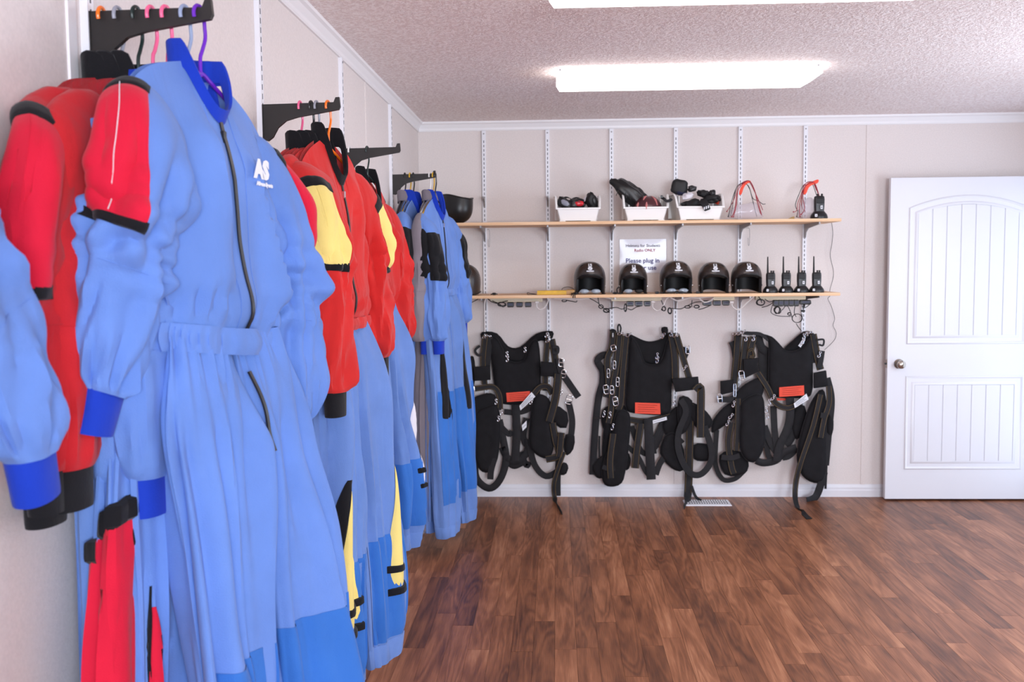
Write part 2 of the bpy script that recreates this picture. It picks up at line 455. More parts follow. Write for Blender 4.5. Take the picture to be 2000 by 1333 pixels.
def window(name, axis, c, s0, s1, z0, z1):
    fr = MB(); w = 0.05
    for a, b, e, f in ((s0, s1, z0, z0 + w), (s0, s1, z1 - w, z1), (s0, s0 + w, z0 + w, z1 - w), (s1 - w, s1, z0 + w, z1 - w), ((s0 + s1) / 2 - w / 2, (s0 + s1) / 2 + w / 2, z0 + w, z1 - w)):
        fr.box(*((c + 0.02, c + 0.08, a, b, e, f) if axis == 'x' else (a, b, c - 0.08, c - 0.02, e, f)))
    o = struct(fr.build(name, 'white_trim', smooth_=False))
    MB().box(*((c + 0.045, c + 0.051, s0 + w, s1 - w, z0 + w, z1 - w) if axis == 'x' else (s0 + w, s1 - w, c - 0.051, c - 0.045, z0 + w, z1 - w))).build('pane', 'window_pane', o, smooth_=False)
window('window_1', 'x', XR, 3.0, 4.8, 0.85, 2.05)
window('window_2', 'y', YF, 0.5, 2.6, 0.9, 2.1)
fr = MB()
fr.box(XR - 0.012, XR + 0.1, 5.33, 5.40, 0, 2.11); fr.box(XR - 0.012, XR + 0.1, 6.24, 6.31, 0, 2.11); fr.box(XR - 0.012, XR + 0.1, 5.40, 6.24, 2.04, 2.11)
struct(fr.build('trim_3', 'white_trim', smooth_=False))

# crown moulding and baseboards: profiles swept along the walls
def crown(name, axis):
    prof = [(0.0, 2.373), (0.008, 2.373), (0.012, 2.380), (0.013, 2.392), (0.026, 2.414), (0.036, 2.421), (0.038, HC), (0.0, HC)]
    if axis == 'back': rings = [[(x, YB - d, z) for d, z in prof] for x in (XL, XR)]
    else: rings = [[(XL + d, y, z) for d, z in prof] for y in (YF, YB)]
    return struct(MB().loft(rings, cap=True).build(name, 'white_trim', smooth_=False))
crown('trim_1', 'back'); crown('trim_2', 'left')
def base(name, axis):
    prof = [(0.0, 0.0), (0.013, 0.0), (0.013, 0.042), (0.010, 0.048), (0.010, 0.062), (0.006, 0.072), (0.003, 0.079), (0.0, 0.081)]
    if axis == 'back': rings = [[(x, YB - d, z) for d, z in prof] for x in (XL, XR)]
    else: rings = [[(XL + d, y, z) for d, z in prof] for y in (YF, YB - 0.013)]
    return struct(MB().loft(rings, cap=True).build(name, 'white_paint', smooth_=False))
base('baseboard_back', 'back'); base('baseboard_left', 'left')

# ------------------------------------------------------------------ slotted standards on the walls
def standard(kind, pos, z0, z1, label):
    """U-shaped slotted steel upright; kind: which wall"""
    root = thing('slotted_standard', label, 'wall rail', (pos, YB, z0) if kind == 'back' else (XL, pos, z0), 0 if kind == 'back' else -pi / 2 * -1)
    # local frame: x along the wall, y out of the room wall, built facing -y
    if kind != 'back': root.rotation_euler = (0, 0, pi / 2)
    h = z1 - z0; w = 0.0125
    b = MB().box(-w, -w + 0.002, -0.013, 0, 0, h).box(w - 0.002, w, -0.013, 0, 0, h).box(-w, w, -0.015, -0.013, 0, h)
    b.build('rail', 'white_metal', root, smooth_=False)
    s = MB(); z = h - 0.06
    while z > 0.03:
        s.box(-0.0022, 0.0022, -0.0156, -0.0150, z - 0.016, z); z -= 0.0275
    s.build('slot_row', 'slot_dark', root, smooth_=False)
    sc = MB()
    sc.lathe([(0.0045, 0.0152), (0.0045, 0.017), (0.003, 0.0182)], (0, 0, h - 0.018), axis='y', n=10).build('screw', 'grey_metal', root)
    return root
STDX = [-0.457 + i * 0.4064 for i in range(6)]
ordn = ['first', 'second', 'third', 'fourth', 'fifth', 'sixth']
for i, sx in enumerate(STDX):
    standard('back', sx, 0.35, 2.372, 'white slotted shelf standard on the back wall, %s from the left corner' % ordn[i])
BRY = [0.82, 1.868, 2.965, 4.108, 5.318]       # where the black hanging brackets stand along the left wall
bn = ['holding the hangers nearest the camera', 'behind the row with the purple hanger', 'behind the row with the yellow sleeve patch', 'behind the pair of red jumpsuits', 'behind the row nearest the shelves']
for i, by in enumerate(BRY):
    standard('left', by, 0.3, 2.372, 'white slotted standard on the left wall %s' % bn[i])

# ------------------------------------------------------------------ ceiling lights
def fixture(y0, x0, x1, label):
    zc = HC; wd = 0.235
    root = thing('ceiling_light', label, 'ceiling light', ((x0 + x1) / 2, y0 + wd / 2, zc), group='fluorescent ceiling lights')
    L_ = (x1 - x0) / 2; h = wd / 2
    MB().box(-L_, L_, -h + 0.006, h - 0.006, -0.026, 0.0).build('housing', 'white_metal', root, smooth_=False)
    # wraparound diffuser with bevelled ends
    A = [(-L_ - 0.006, -h, -0.022), (L_ + 0.006, -h, -0.022), (L_ + 0.006, h, -0.022), (-L_ - 0.006, h, -0.022)]
    B = [(-L_ - 0.006, -h, -0.046), (L_ + 0.006, -h, -0.046), (L_ + 0.006, h, -0.046), (-L_ - 0.006, h, -0.046)]
    C_ = [(-L_ + 0.01, -h + 0.04, -0.078), (L_ - 0.05, -h + 0.04, -0.078), (L_ - 0.05, h - 0.04, -0.078), (-L_ + 0.01, h - 0.04, -0.078)]
    MB().loft([A, B, C_], cap=True).build('diffuser', 'diffuser', root, smooth_=False)
    for sx in (-1, 1):
        MB().lathe([(0.004, 0), (0.004, 0.002), (0.002, 0.003)], (sx * (L_ - 0.012), -h + 0.006, -0.010), axis='y', n=8).build('screw', 'grey_metal', root)
fixture(4.71, 0.012, 1.222, 'lit fluorescent ceiling light, whole fixture nearer the shelf wall')
fixture(3.12, -0.012, 1.195, 'lit fluorescent ceiling light cut off by the top edge of the photo')

# ------------------------------------------------------------------ door leaf standing open in front of the back wall
DX0, DX1, DYF, DT = 2.074, 3.026, 6.318, 0.035
door = thing('door_1', 'white arched two panel door standing open against the back wall', 'door', (DX0, DYF, 0.012))
door['kind'] = 'structure'
DW, DH = DX1 - DX0, 2.02
MB().bbox(0, DW, 0, DT, 0, DH, 0.0015).build('leaf', 'white_paint', door, smooth_=False)
def outline_rect(x0, x1, z0, z1, arch=0.0, n=18):
    pts = [(x0, z0), (x1, z0), (x1, z1)]
    if arch:
        for i in range(1, n):
            t = i / n; pts.append((x1 + (x0 - x1) * t, z1 + arch * (1 - (2 * t - 1) ** 2)))
    pts.append((x0, z1))
    return pts
def inset(pts, d):
    n = len(pts); out = []
    for i in range(n):
        p0, p1, p2 = V(pts[i - 1]), V(pts[i]), V(pts[(i + 1) % n])
        a = (p1 - p0).normalized(); b = (p2 - p1).normalized()
        na, nb = V((-a.y, a.x)), V((-b.y, b.x)); m = (na + nb)
        m = m / max(0.35, m.length_squared / 2) if m.length > 1e-6 else na
        out.append(tuple(p1 + m * d))
    return out
def door_panel(x0, x1, z0, z1, arch):
    o0 = outline_rect(x0, x1, z0, z1, arch)
    prof = [(0.0, 0.0005), (0.003, -0.0035), (0.008, -0.0045), (0.012, -0.002), (0.022, 0.0035), (0.034, 0.0045), (0.040, -0.001), (0.050, -0.0055), (0.056, -0.004)]
    rings = []
    for d, y in prof:
        rings.append([(p[0], y - 0.0012, p[1]) for p in (inset(o0, d) if d else o0)])
    MB().loft(rings).build('panel_moulding', 'white_paint', door)
    fi = inset(o0, 0.054)
    xs0, xs1 = x0 + 0.054, x1 - 0.054; n = 7
    def top(x):
        t = (x1 - x) / (x1 - x0); return z1 + arch * (1 - (2 * t - 1) ** 2) - 0.056
    for i in range(n):
        a = xs0 + (xs1 - xs0) * i / n + 0.0016; b = xs0 + (xs1 - xs0) * (i + 1) / n - 0.0016
        zb = z0 + 0.054; m = 4
        pts = [(a, zb), (b, zb)] + [(b + (a - b) * j / m, top(b + (a - b) * j / m)) for j in range(m + 1)]
        e = 0.0022
        inn = inset(pts, e)
        MB().loft([[(p[0], 0.001, p[1]) for p in pts], [(p[0], -0.002, p[1]) for p in pts], [(p[0], -0.0048, p[1]) for p in inn]], cap=True).build('panel_board', 'white_paint', door, smooth_=False)
door_panel(0.114, DW - 0.114, 0.985, 1.835, 0.075)
door_panel(0.114, DW - 0.114, 0.190, 0.785, 0.0)
kz = 0.862
kn = MB().lathe([(0.030, 0.0), (0.031, 0.004), (0.027, 0.008)], (0.070, 0, kz), axis='y', n=24).build('knob_rose', 'knob_metal', door)
MB().lathe([(0.011, 0.006), (0.011, 0.024), (0.022, 0.032), (0.027, 0.042), (0.026, 0.052), (0.018, 0.059), (0.002, 0.061)], (0.070, 0, kz), axis='y', n=24).build('knob', 'knob_metal', door)
lt = MB().box(-0.0015, 0.0, 0.006, 0.029, kz - 0.028, kz + 0.028).build('latch_plate', 'knob_metal', door, smooth_=False)
MB().bbox(-0.011, 0.0, 0.011, 0.024, kz - 0.006, kz + 0.006, 0.002).build('latch_bolt', 'slot_dark', lt, smooth_=False)
for hz in (0.2, 1.0, 1.8):
    MB().tube([(DW + 0.006, 0.004, hz - 0.045), (DW + 0.006, 0.004, hz + 0.045)], 0.006, 8).build('hinge', 'knob_metal', door)

# floor register by the back wall
rg = thing('floor_register', 'white slotted metal air register in the floor below the middle harness', 'floor vent', (0.945, 6.252, 0.0))
MB().loft([[(-0.145, -0.075, 0.0), (0.145, -0.075, 0.0), (0.145, 0.075, 0.0), (-0.145, 0.075, 0.0)], [(-0.138, -0.068, 0.006), (0.138, -0.068, 0.006), (0.138, 0.068, 0.006), (-0.138, 0.068, 0.006)]], cap=True).build('cover_plate', 'white_metal', rg, smooth_=False)
for r_ in range(3):
    for c in range(16):
        xx = -0.118 + c * 0.0157; yy = -0.040 + r_ * 0.036
        MB().prism([(xx, yy, 0.0062), (xx + 0.006, yy, 0.0062), (xx + 0.010, yy + 0.028, 0.0062), (xx + 0.004, yy + 0.028, 0.0062)], (0, 0, 0.0004)).build('slot', 'slot_dark', rg, smooth_=False)

# ------------------------------------------------------------------ black hanging brackets on the left wall
def bracket(y, label):
    root = thing('hanging_bracket', label, 'bracket', (XL, y, 1.90))
    prof = [(0.016, 0.105), (0.228, 0.108), (0.234, 0.122), (0.245, 0.123), (0.2475, 0.095), (0.243, 0.086), (0.120, 0.066), (0.085, 0.056), (0.060, 0.036), (0.044, 0.008), (0.030, -0.002), (0.016, 0.0)]
    MB().prism([(p[0], -0.006, p[1]) for p in prof], (0, 0.012, 0)).build('arm', 'black_metal', root, smooth_=False)
    MB().box(0.011, 0.017, -0.009, 0.009, 0.0, 0.105).build('wall_plate', 'black_metal', root, smooth_=False)
    return root
bl = ['black steel bracket cut off beyond the left edge of the photo', 'black steel bracket carrying seven hangers, from orange to purple', 'black steel bracket carrying four hangers, pink to orange', 'black steel bracket carrying only two hangers, white and green',
      'black steel bracket carrying six hangers beside the shelves']
for i, by in enumerate(BRY):
    if i: bracket(by, bl[i])
bracket(BRY[0], bl[0])

# ------------------------------------------------------------------ hangers
def hanger(x, y, color, label, yaw=0.0, tilt=0.0, drop=0.028, half=0.205):
    """plastic hanger hooked over a bracket; local y runs along the shoulders"""
    root = thing('coat_hanger', label, 'hanger', (x, y, 1.86), -yaw, group='plastic coat hangers')
    r = 0.0036
    z0 = 0.147 + 0.0052                     # bracket top + tube radius
    hook = []
    for k in range(13):                     # arc over the bracket, free end on the camera side
        a = radians(205 - 205 * k / 12)
        hook.append((0, 0.0165 * cos(a), z0 - 0.0165 + 0.0165 * sin(a) ))
    hook += [(0, 0.0185, 0.115), (0, 0.019, 0.095), (0, 0.008, 0.072), (0, 0.0, 0.055), (0, 0.0, 0.038 - drop)]
    MB().tube(smooth(hook, 3), r, 8).build('hook', color, root)
    sh = [(0, 0.0, 0.044 - drop), (0, 0.03, 0.036 - drop), (0, 0.11, 0.008 - drop), (0, half, -0.045 - drop), (0, half + 0.004, -0.056 - drop), (0, half - 0.01, -0.062 - drop), (0, 0.0, -0.058 - drop), (0, -half + 0.01, -0.062 - drop), (0, -half - 0.004, -0.056 - drop), (0, -half, -0.045 - drop), (0, -0.11, 0.008 - drop), (0, -0.03, 0.036 - drop)]
    sb = MB().tube(smooth(sh, 4, loop=True), r * 1.1, 8, loop=True).build('shoulder_bar', color, root)
    sb.rotation_euler = (-tilt, 0, 0)
    return root

# ------------------------------------------------------------------ jumpsuits
def lerp_keys(keys, t):
    """Catmull-Rom through rows (t, v0, v1, ...)"""
    n = len(keys)
    if t <= keys[0][0]: return keys[0][1:]
    if t >= keys[-1][0]: return keys[-1][1:]
    i = max(j for j in range(n - 1) if keys[j][0] <= t)
    a, b = keys[i], keys[i + 1]; s = (t - a[0]) / (b[0] - a[0])
    p0 = keys[max(i - 1, 0)]; p3 = keys[min(i + 2, n - 1)]
    out = []
    for c in range(1, len(a)):
        m1 = (b[c] - p0[c]) / max(1e-6, b[0] - p0[0]) * (b[0] - a[0]); m2 = (p3[c] - a[c]) / max(1e-6, p3[0] - a[0]) * (b[0] - a[0])
        out.append((2 * s ** 3 - 3 * s * s + 1) * a[c] + (s ** 3 - 2 * s * s + s) * m1 + (-2 * s ** 3 + 3 * s * s) * b[c] + (s ** 3 - s * s) * m2)
    return out

def ridge(n): return 1.12 - 2 * sqrt(n * n + 0.015)
def spow(x, p): return (abs(x) ** p) * (1 if x >= 0 else -1)

class Suit:
    """a jumpsuit hanging on its hanger. Local x = out of the wall, local y = along the wall, z = height above the floor"""
    def __init__(s, **k):
        d = dict(seed=1, ztip=1.825, zneck=1.872, sw=0.235, waist=1.385, wa=0.235, bf=0.05, bb=0.03, neck=0.062, dip=0.11, roll=0.0, blouse=0.2,
                 hem=0.16, crotch=0.93, hw=0.135, leg_out=0.02, leg_a=0.115, leg_f=0.05, fold=0.010, q=1.0,
                 pleats=(), leg_dy=0.0, sl=None, sr=None, legL=None, legR=None, tilt=0.0)
        d.update(k); s.__dict__.update(d)
        zt = s.ztip
        # sleeve keys: t, y (outward from the centre), x, z, half-width, half-depth
        base = [(0, 0.150, 0.0, zt - 0.066, 0.062, 0.025), (0.07, 0.192, 0.004, zt - 0.082, 0.078, 0.042), (0.18, 0.240, 0.008, zt - 0.145, 0.082, 0.055), (0.36, 0.280, 0.010, zt - 0.26, 0.078, 0.056), (0.60, 0.290, 0.012, zt - 0.40, 0.074, 0.056), (0.85, 0.296, 0.014, zt - 0.53, 0.072, 0.056), (0.95, 0.297, 0.014, zt - 0.585, 0.062, 0.048), (1.0, 0.298, 0.014, zt - 0.605, 0.042, 0.034)]
        s.sl = s.sl or base; s.sr = s.sr or base
        lo = s.leg_out
        hz = s.hem
        w0 = s.waist
        h_ = s.hw
        lb = [(0, min(h_ * 0.95, s.wa * 0.52), 0.0, w0, s.wa * 0.5 + 0.006, s.bf * 0.5), (0.15, h_ * 0.95, 0.004, w0 - 0.15, h_, s.leg_f), (0.36, h_ * 0.98, 0.006, s.crotch, h_ * 0.96, s.leg_f * 1.05), (0.62, h_ + lo, 0.008, s.crotch - 0.28, s.leg_a, s.leg_f), (0.90, h_ + lo * 1.6, 0.010, hz + 0.12, s.leg_a * 0.98, s.leg_f * 0.95), (1.0, h_ + lo * 1.8, 0.010, hz, s.leg_a * 0.90, s.leg_f * 0.85)]
        s.legL = s.legL or [(k[0], k[1] - s.leg_dy * sstep(0, 0.4, k[0])) + k[2:] for k in lb]; s.legR = s.legR or lb
    # -- surfaces: each takes (t, th) and gives a point; th = 90 degrees faces out of the wall
    def torso(s, t, th):
        c, d = spow(cos(th), 0.85), spow(sin(th), 0.9)
        a = lerp_keys([(0, s.sw), (0.15, s.sw + 0.008), (0.35, s.sw + 0.012), (0.75, s.wa + 0.015), (0.93, s.wa + 0.012), (1.0, s.wa)], t)[0]
        u = a * c
        au = abs(u); nk = s.neck
        e = min(1, max(0, (au - nk) / (s.sw - nk)))
        zt = s.zneck + (s.ztip - s.zneck) * e - 0.055 * e ** 4
        inn = max(0, 1 - (au / nk) ** 2) if au < nk else 0
        zt -= (s.dip * (inn ** 0.8) if d > 0 else 0.012 * inn)
        z = zt + (s.waist - zt) * t
        b0 = 0.010 + 0.026 * sqrt(inn)
        bf = s.bf if d > 0 else s.bb
        k = sstep(0, 0.30, t)
        bmul = 1.0 + s.blouse * exp(-((t - 0.84) / 0.10) ** 2) - 0.25 * sstep(0.90, 1.0, t)
        b = b0 * (1 - k) + bf * bmul * k
        w = b * d
        sd = s.seed * 7.31
        f = 0.0
        low = sstep(0.05, 0.4, t)
        wv = nz(z * 2.2 + sd, u * 2) * 0.9
        f -= s.fold * 1.7 * low * (ridge(1.6 * nz(u * 8.5 + wv, sd + (3 if d > 0 else 9), z * 1.0)) - 0.3)
        f += s.fold * 0.8 * low * nz(u * 15 - wv * 2 + (z - 1.4) * 6 * (1 if u > 0 else -1), sd + 4.4, z * 2.0)
        f += s.fold * 1.0 * low * nz(u * 5 + sd, 2.2, z * 3.1 + sd)
        g = exp(-((t - 0.90) / 0.07) ** 2)
        f -= s.fold * 1.3 * g * ridge(1.3 * nz(u * 26 + sd, 5.0 if d > 0 else 1.0, z * 4))
        dia = exp(-((au - a * 0.80) / 0.06) ** 2) * exp(-((t - 0.35) / 0.18) ** 2)
        f += s.fold * 1.3 * dia * sin((z * 38 + au * 55) + sd)
        if d > 0:
            kk = 0.2 + 0.8 * sstep(0.012, 0.06, au); f = f * kk - (1 - kk) * 0.45 * s.fold * low
        if d > 0:
            for u0, sl_, dep, z0_, z1_ in s.pleats:
                xx = u - (u0 + sl_ * (1.8 - z)); env = sstep(z0_, z0_ - 0.08, z) * sstep(z1_, z1_ + 0.06, z) if z0_ > z1_ else 1
                f += dep * env * (exp(-(xx / 0.045) ** 2) if xx < 0 else max(0, 1 - xx / 0.014) ** 1.5)
        n = V((d / max(b, 0.02), c / a)).normalized()
        return V((w + n.x * f + s.tilt * (z - 1.8), u + n.y * f * 0.6, z - s.roll * u))
    def limb(s, keys, side, t, th, kind):
        y, x, z, a, b = lerp_keys(keys, t)
        y2, x2, z2, _, _ = lerp_keys(keys, min(1, t + 0.02)); y1, x1, z1, _, _ = lerp_keys(keys, max(0, t - 0.02))
        T_ = V((x2 - x1, (y2 - y1) * side, z2 - z1)).normalized()
        A = V((0, 1, 0)) * 1.0; A = (A - T_ * A.dot(T_)).normalized(); B = A.cross(T_).normalized()
        if B.x < 0: B = -B
        c, d = spow(cos(th), 0.9), spow(sin(th), 0.9)
        sd = s.seed * 5.17 + side * 2.3 + (11 if kind == 'leg' else 0)
        f = 0.0
        if kind == 'leg':
            low = sstep(0.02, 0.25, t)
            wv = nz(z * 2.0 + sd, side * 2) * 0.5
            f -= s.fold * 2.6 * low * (ridge(1.6 * nz(c * 1.9 + sd + wv, d * 1.6, z * 0.8 + sd)) - 0.3)
            f += s.fold * 0.7 * low * nz(c * 3.2 - wv, d * 2.6 + sd, z * 1.6)
            f += s.fold * 0.5 * nz(c * 3.5, d * 3.5 + sd, z * 4.0)
            g = exp(-(t / 0.09) ** 2); f -= s.fold * 0.6 * g * (ridge(1.4 * nz(c * 6 + sd, d * 2, 1.3)) + 0.3)
        else:
            f += s.fold * 1.1 * nz(c * 1.6 + sd, d * 1.6, t * 6 + sd) * sstep(0.05, 0.3, t)
            f -= s.fold * 1.1 * (ridge(1.5 * nz(c * 1.8 + sd + t * 1.5, d * 1.8, t * 2.2 + sd)) - 0.35) * sstep(0.08, 0.3, t)
            el = exp(-((t - 0.46) / 0.17) ** 2)
            f -= s.fold * 0.85 * el * (ridge(1.6 * nz(c * 1.1 + sd, d * 1.1 + t * 3, t * 12 + sd)) - 0.3)
            g = sstep(0.72, 0.97, t); f -= s.fold * 0.7 * g * (ridge(1.4 * nz(c * 4 + sd, d * 4, t * 2)) - 0.3)
        f *= (1 - 0.9 * sstep(0.94, 1.0, t)) if kind != 'leg' else (1 - 0.6 * sstep(0.90, 1.0, t))
        rr = sqrt((a * c) ** 2 + (b * d) ** 2) / max(a, b)
        p = V((x, y * side, z)) + A * (a * c) + B * (b * d)
        nrm = (A * (c / a) + B * (d / b)).normalized()
        p += nrm * f
        p.x += s.tilt * (z - 1.8)
        if kind != 'leg': p.z -= s.roll * p.y
        return p
    def sleeve(s, side, t, th): return s.limb(s.sr if side > 0 else s.sl, side, t, th, 'sleeve')
    def leg(s, side, t, th): return s.limb(s.legR if side > 0 else s.legL, side, t, th, 'leg')

def grid_tube(fn, nt, nth, t0=0.0, t1=1.0):
    mb = MB()
    mb.loft([[fn(t0 + (t1 - t0) * i / nt, 2 * pi * j / nth) for j in range(nth)] for i in range(nt + 1)])
    return mb
def patch(fn, t0, t1, tc, half, off, nt=14, nth=10, puff=0.0):
    """a piece of cloth lying on surface fn: t0..t1 along, centre angle tc(s), half angle half(s)"""
    mb = MB(); rings = []
    e = 1e-3
    tcf = tc if callable(tc) else (lambda s: tc); hf = half if callable(half) else (lambda s: half)
    for i in range(nt + 1):
        sS = i / nt; t = t0 + (t1 - t0) * sS; ring = []
        for j in range(nth + 1):
            r = 2 * j / nth - 1; th = tcf(sS) + hf(sS) * r
            p = fn(t, th)
            du = fn(t, th + 0.02) - fn(t, th - 0.02); dv = fn(min(1, t + 0.008), th) - fn(max(0, t - 0.008), th)
            n = du.cross(dv)
            n = n.normalized() if n.length > 1e-12 else V((1, 0, 0))
            ctr = fn(t, th + pi) - p
            if n.dot(ctr) > 0: n = -n
            edge = (1 - abs(r) ** 6) * (1 - abs(2 * sS - 1) ** 8)
            o = off * (0.25 + 0.75 * edge) + puff * max(0, (1 - r * r)) ** 0.5 * max(0, 1 - (2 * sS - 1) ** 4)
            ring.append(p + n * o)
        rings.append(ring)
    # skirt back to the cloth so the patch has real thickness
    mb.loft(rings, closed=False)
    return mb

def jumpsuit(name, label, x, y, yaw, S, col, group, sleeve_patch=None, leg_panel=None, knee=None, bands='cloth_black', zipper=True, logo=False, cuffs=True, frayed=False, front=True, elastic=True, waist_w=0.028):
    """col: top, legs, collar, cuff materials"""
    root = thing(name, label, 'jumpsuit', (x, y, 0), -yaw, group)
    q = S.q
    top, low, collar, cuff = col
    nth = int(56 * q); nt = int(34 * q)
    grid_tube(S.torso, nt, nth).build('torso', top, root)
    # waistband: gathered band a little proud of the cloth
    if elastic:
        wb = MB(); rings = []
        for i in range(9):
            zz = i / 8.0; ring = []
            for j in range(int(120 * q)):
                th = 2 * pi * j / int(120 * q)
                p = S.torso(1.0, th).copy(); c = S.torso(1.0, th + pi)
                ga = 0.0016 * sin(th * 46 + 2.0 * nz(th * 5, S.seed)) * sin(pi * zz) 
                d = (p - c); d.z = 0; d = d.normalized() if d.length > 1e-6 else V((1, 0, 0))
                p += d * (0.016 + 0.006 * sin(pi * zz) + ga * 2.2)
                p.z += waist_w * (0.30 - 1.25 * zz)
                ring.append(p)
            rings.append(ring)
        wb.loft(rings); wb.build('waistband', top, root)
    for sd in (-1, 1):
        sl = grid_tube(lambda t, th: S.sleeve(sd, t, th), int(46 * q), int(44 * q)).build('sleeve', top, root)
        if cuffs:
            kz = (S.sr if sd > 0 else S.sl)
            y1, x1, z1, a1, b1 = kz[-1][1:]; y0, x0, z0 = kz[-2][1:4]
            d = V((x1 - x0, (y1 - y0) * sd, z1 - z0)).normalized()
            c0 = V((x1 + S.tilt * (z1 - 1.8), y1 * sd, z1 - S.roll * y1 * sd)); mb = MB(); rings = []
            A = V((0, 1, 0)); A = (A - d * A.dot(d)).normalized(); B = A.cross(d)
            for i, (h, k_) in enumerate(((-0.012, 0.98), (0.0, 1.0), (0.03, 0.97), (0.062, 0.95), (0.068, 0.93), (0.066, 0.86), (0.03, 0.84))):
                rings.append([c0 + d * h + A * (a1 * k_ * spow(cos(2 * pi * j / 40), 0.9) * (1 + 0.012 * sin(j * pi))) + B * (b1 * k_ * 0.85 * spow(sin(2 * pi * j / 40), 0.9) * (1 + 0.012 * (j % 2))) for j in range(40)])
            mb.loft(rings).build('cuff', cuff, root)
        lg = grid_tube(lambda t, th: S.leg(sd, t, th), int(60 * q), int(64 * q)).build('leg', low, root)
        # hem band
        mb = MB()
        rings = []
        for i, (t, o) in enumerate(((0.945, 0.0015), (0.95, 0.004), (0.998, 0.004), (1.0, 0.001), (0.998, -0.004), (0.95, -0.005))):
            ring = []
            for j in range(int(40 * q)):
                th = 2 * pi * j / int(40 * q); p = S.leg(sd, t, th); c = S.leg(sd, t, th + pi); dd = (p - c).normalized()
                ring.append(p + dd * o)
            rings.append(ring)
        hb = mb.loft(rings).build('hem', low, lg)
        if frayed:
            fr = MB()
            for j in range(44):
                th = 2 * pi * j / 44; p = S.leg(sd, 1.0, th)
                fr.tube([p, p + V((random.uniform(-.002, .002), random.uniform(-.003, .003), -random.uniform(0.008, 0.018)))], 0.0009, 4)
            tag(fr.build('frayed_threads', low, lg), kind='stuff')
        if sleeve_patch:
            pc, t0, t1, ca, ha = sleeve_patch
            cang = ca if sd < 0 else pi - ca
            fn = lambda t, th: S.sleeve(sd, t, th)
            sp = patch(fn, t0, t1, cang, ha, 0.003, int(26 * q), int(18 * q), puff=0.010).build('sleeve_patch', pc, root)
            if pc != 'cloth_black':
                for tb in (t0, t1):
                    patch(fn, tb - 0.028, tb + 0.010, cang, ha * 1.05, 0.006, 6, int(18 * q)).build('patch_band', bands, sp)
                # centre seam of the padded patch
                st = []
                for i in range(25):
                    t = t0 + 0.02 + (t1 - t0 - 0.05) * i / 24; p = fn(t, cang - 0.05); c = fn(t, cang - 0.05 + pi); st.append(p + (p - c).normalized() * 0.0135)
                MB().tube(st, 0.0008, 5).build('seam', 'cloth_white' if logo else pc, sp)
            # seam round the forearm
        fn = lambda t, th: S.sleeve(sd, t, th)
        se = []
        for j in range(33):
            th = 2 * pi * j / 32; p = fn(0.60, th); c = fn(0.60, th + pi); se.append(p + (p - c).normalized() * 0.0004)
        MB().tube(se, 0.0009, 5).build('seam', top, sl)
        if knee:
            km, k0, k1 = knee
            kf = lambda t, th: S.leg(sd, t, th)
            patch(kf, k0, k1, pi / 2, 1.25, 0.006, int(30 * q), int(28 * q)).build('knee_patch', km, root)
        if leg_panel:
            pm, p0, p1, ca, ha = leg_panel[:5]; pad = len(leg_panel) > 5
            cang = ca if sd < 0 else pi - ca
            lf = lambda t, th: S.leg(sd, t, th)
            lp = patch(lf, p0, p1, cang, (lambda s_: ha * (0.75 + 0.25 * s_)) if pad else (lambda s_: ha * (0.10 + 0.90 * s_ ** 0.7)), 0.006, int(30 * q), int(14 * q), puff=0.011 if pad else 0.005).build('leg_panel', pm, root)
            edge = 1 if sd < 0 else -1
            if pm == 'cloth_black': continue
            if not pad: patch(lf, p0 - 0.03, p1 - 0.08, lambda s_: cang + edge * ha * (0.16 + 0.90 * s_ ** 0.7), lambda s_: 0.06 + 0.13 * s_ * (1 - s_) * 4 * 0.6, 0.012, int(30 * q), 8).build('panel_edge', bands, lp)
            for tb, sk in (((p0 + 0.012, 0.015),) if pad and sd < 0 else () if pad else ((p1, 0), (p1 - 0.07, 0.02))):
                patch(lambda t, th: lf(t + sk * (th - cang) * edge, th), tb - 0.018, tb + 0.010, cang, ha * 1.04, 0.015, 8, int(14 * q)).build('panel_band', bands, lp)
    # collar: stands on the neckline, open at the front
    n = int(44 * q); rim = []
    thn = []
    lim = S.neck * 1.02
    # neckline angles where |u| < neck, walked from front centre-left round the back to front centre-right
    ths = [pi / 2 + (2 * pi) * (i / 720.0) for i in range(721)]
    path = []
    for th in ths:
        p = S.torso(0.0, th)
        path.append(p)
    ctr = V((0.0, 0.0, S.zneck))
    front_c = S.torso(0.0, pi / 2)
    pts = [p for p in path if abs(p.y) <= lim]
    # resample to n
    acc = [0.0]
    for a, b in zip(pts, pts[1:]): acc.append(acc[-1] + min((b - a).length, 0.02))
    tot = acc[-1]; res = []; j = 0
    for i in range(n + 1):
        d = tot * i / n
        while j < len(acc) - 2 and acc[j + 1] < d: j += 1
        res.append(pts[j].lerp(pts[j + 1], min(1, max(0, (d - acc[j]) / max(1e-6, acc[j + 1] - acc[j])))))
    ch = S.__dict__.get('collar_h', 0.055)
    mb = MB(); rings = []
    for h, fl in ((-0.010, 0.004), (0.012, 0.005), (ch * 0.6, 0.006), (ch * 0.95, 0.007), (ch, 0.004), (ch * 0.95, 0.001), (ch * 0.5, -0.001), (-0.004, -0.001)):
        ring = []
        for i, p in enumerate(res):
            out = V((p.x - 0.0, p.y, 0)); out = out.normalized() if out.length > 1e-4 else V((1, 0, 0))
            fr_ = 1 - abs(2 * i / n - 1)        # 0 at the front opening, 1 at the back
            hh = h * (0.75 + 0.25 * min(1, fr_ * 3))
            up = V((0, 0, 1)) * (0.65 + 0.35 * fr_) 
            side = V((0.12 * (1 - fr_), (0.5 if p.y > 0 else -0.5) * (1 - fr_) ** 2 * 0.5, 0))
            ring.append(p + out * fl + (up + side) * hh + V((S.tilt * (p.z - 1.8), 0, 0)) * 0)
        rings.append(ring)
    mb.loft(rings, closed=False).build('collar', collar, root)
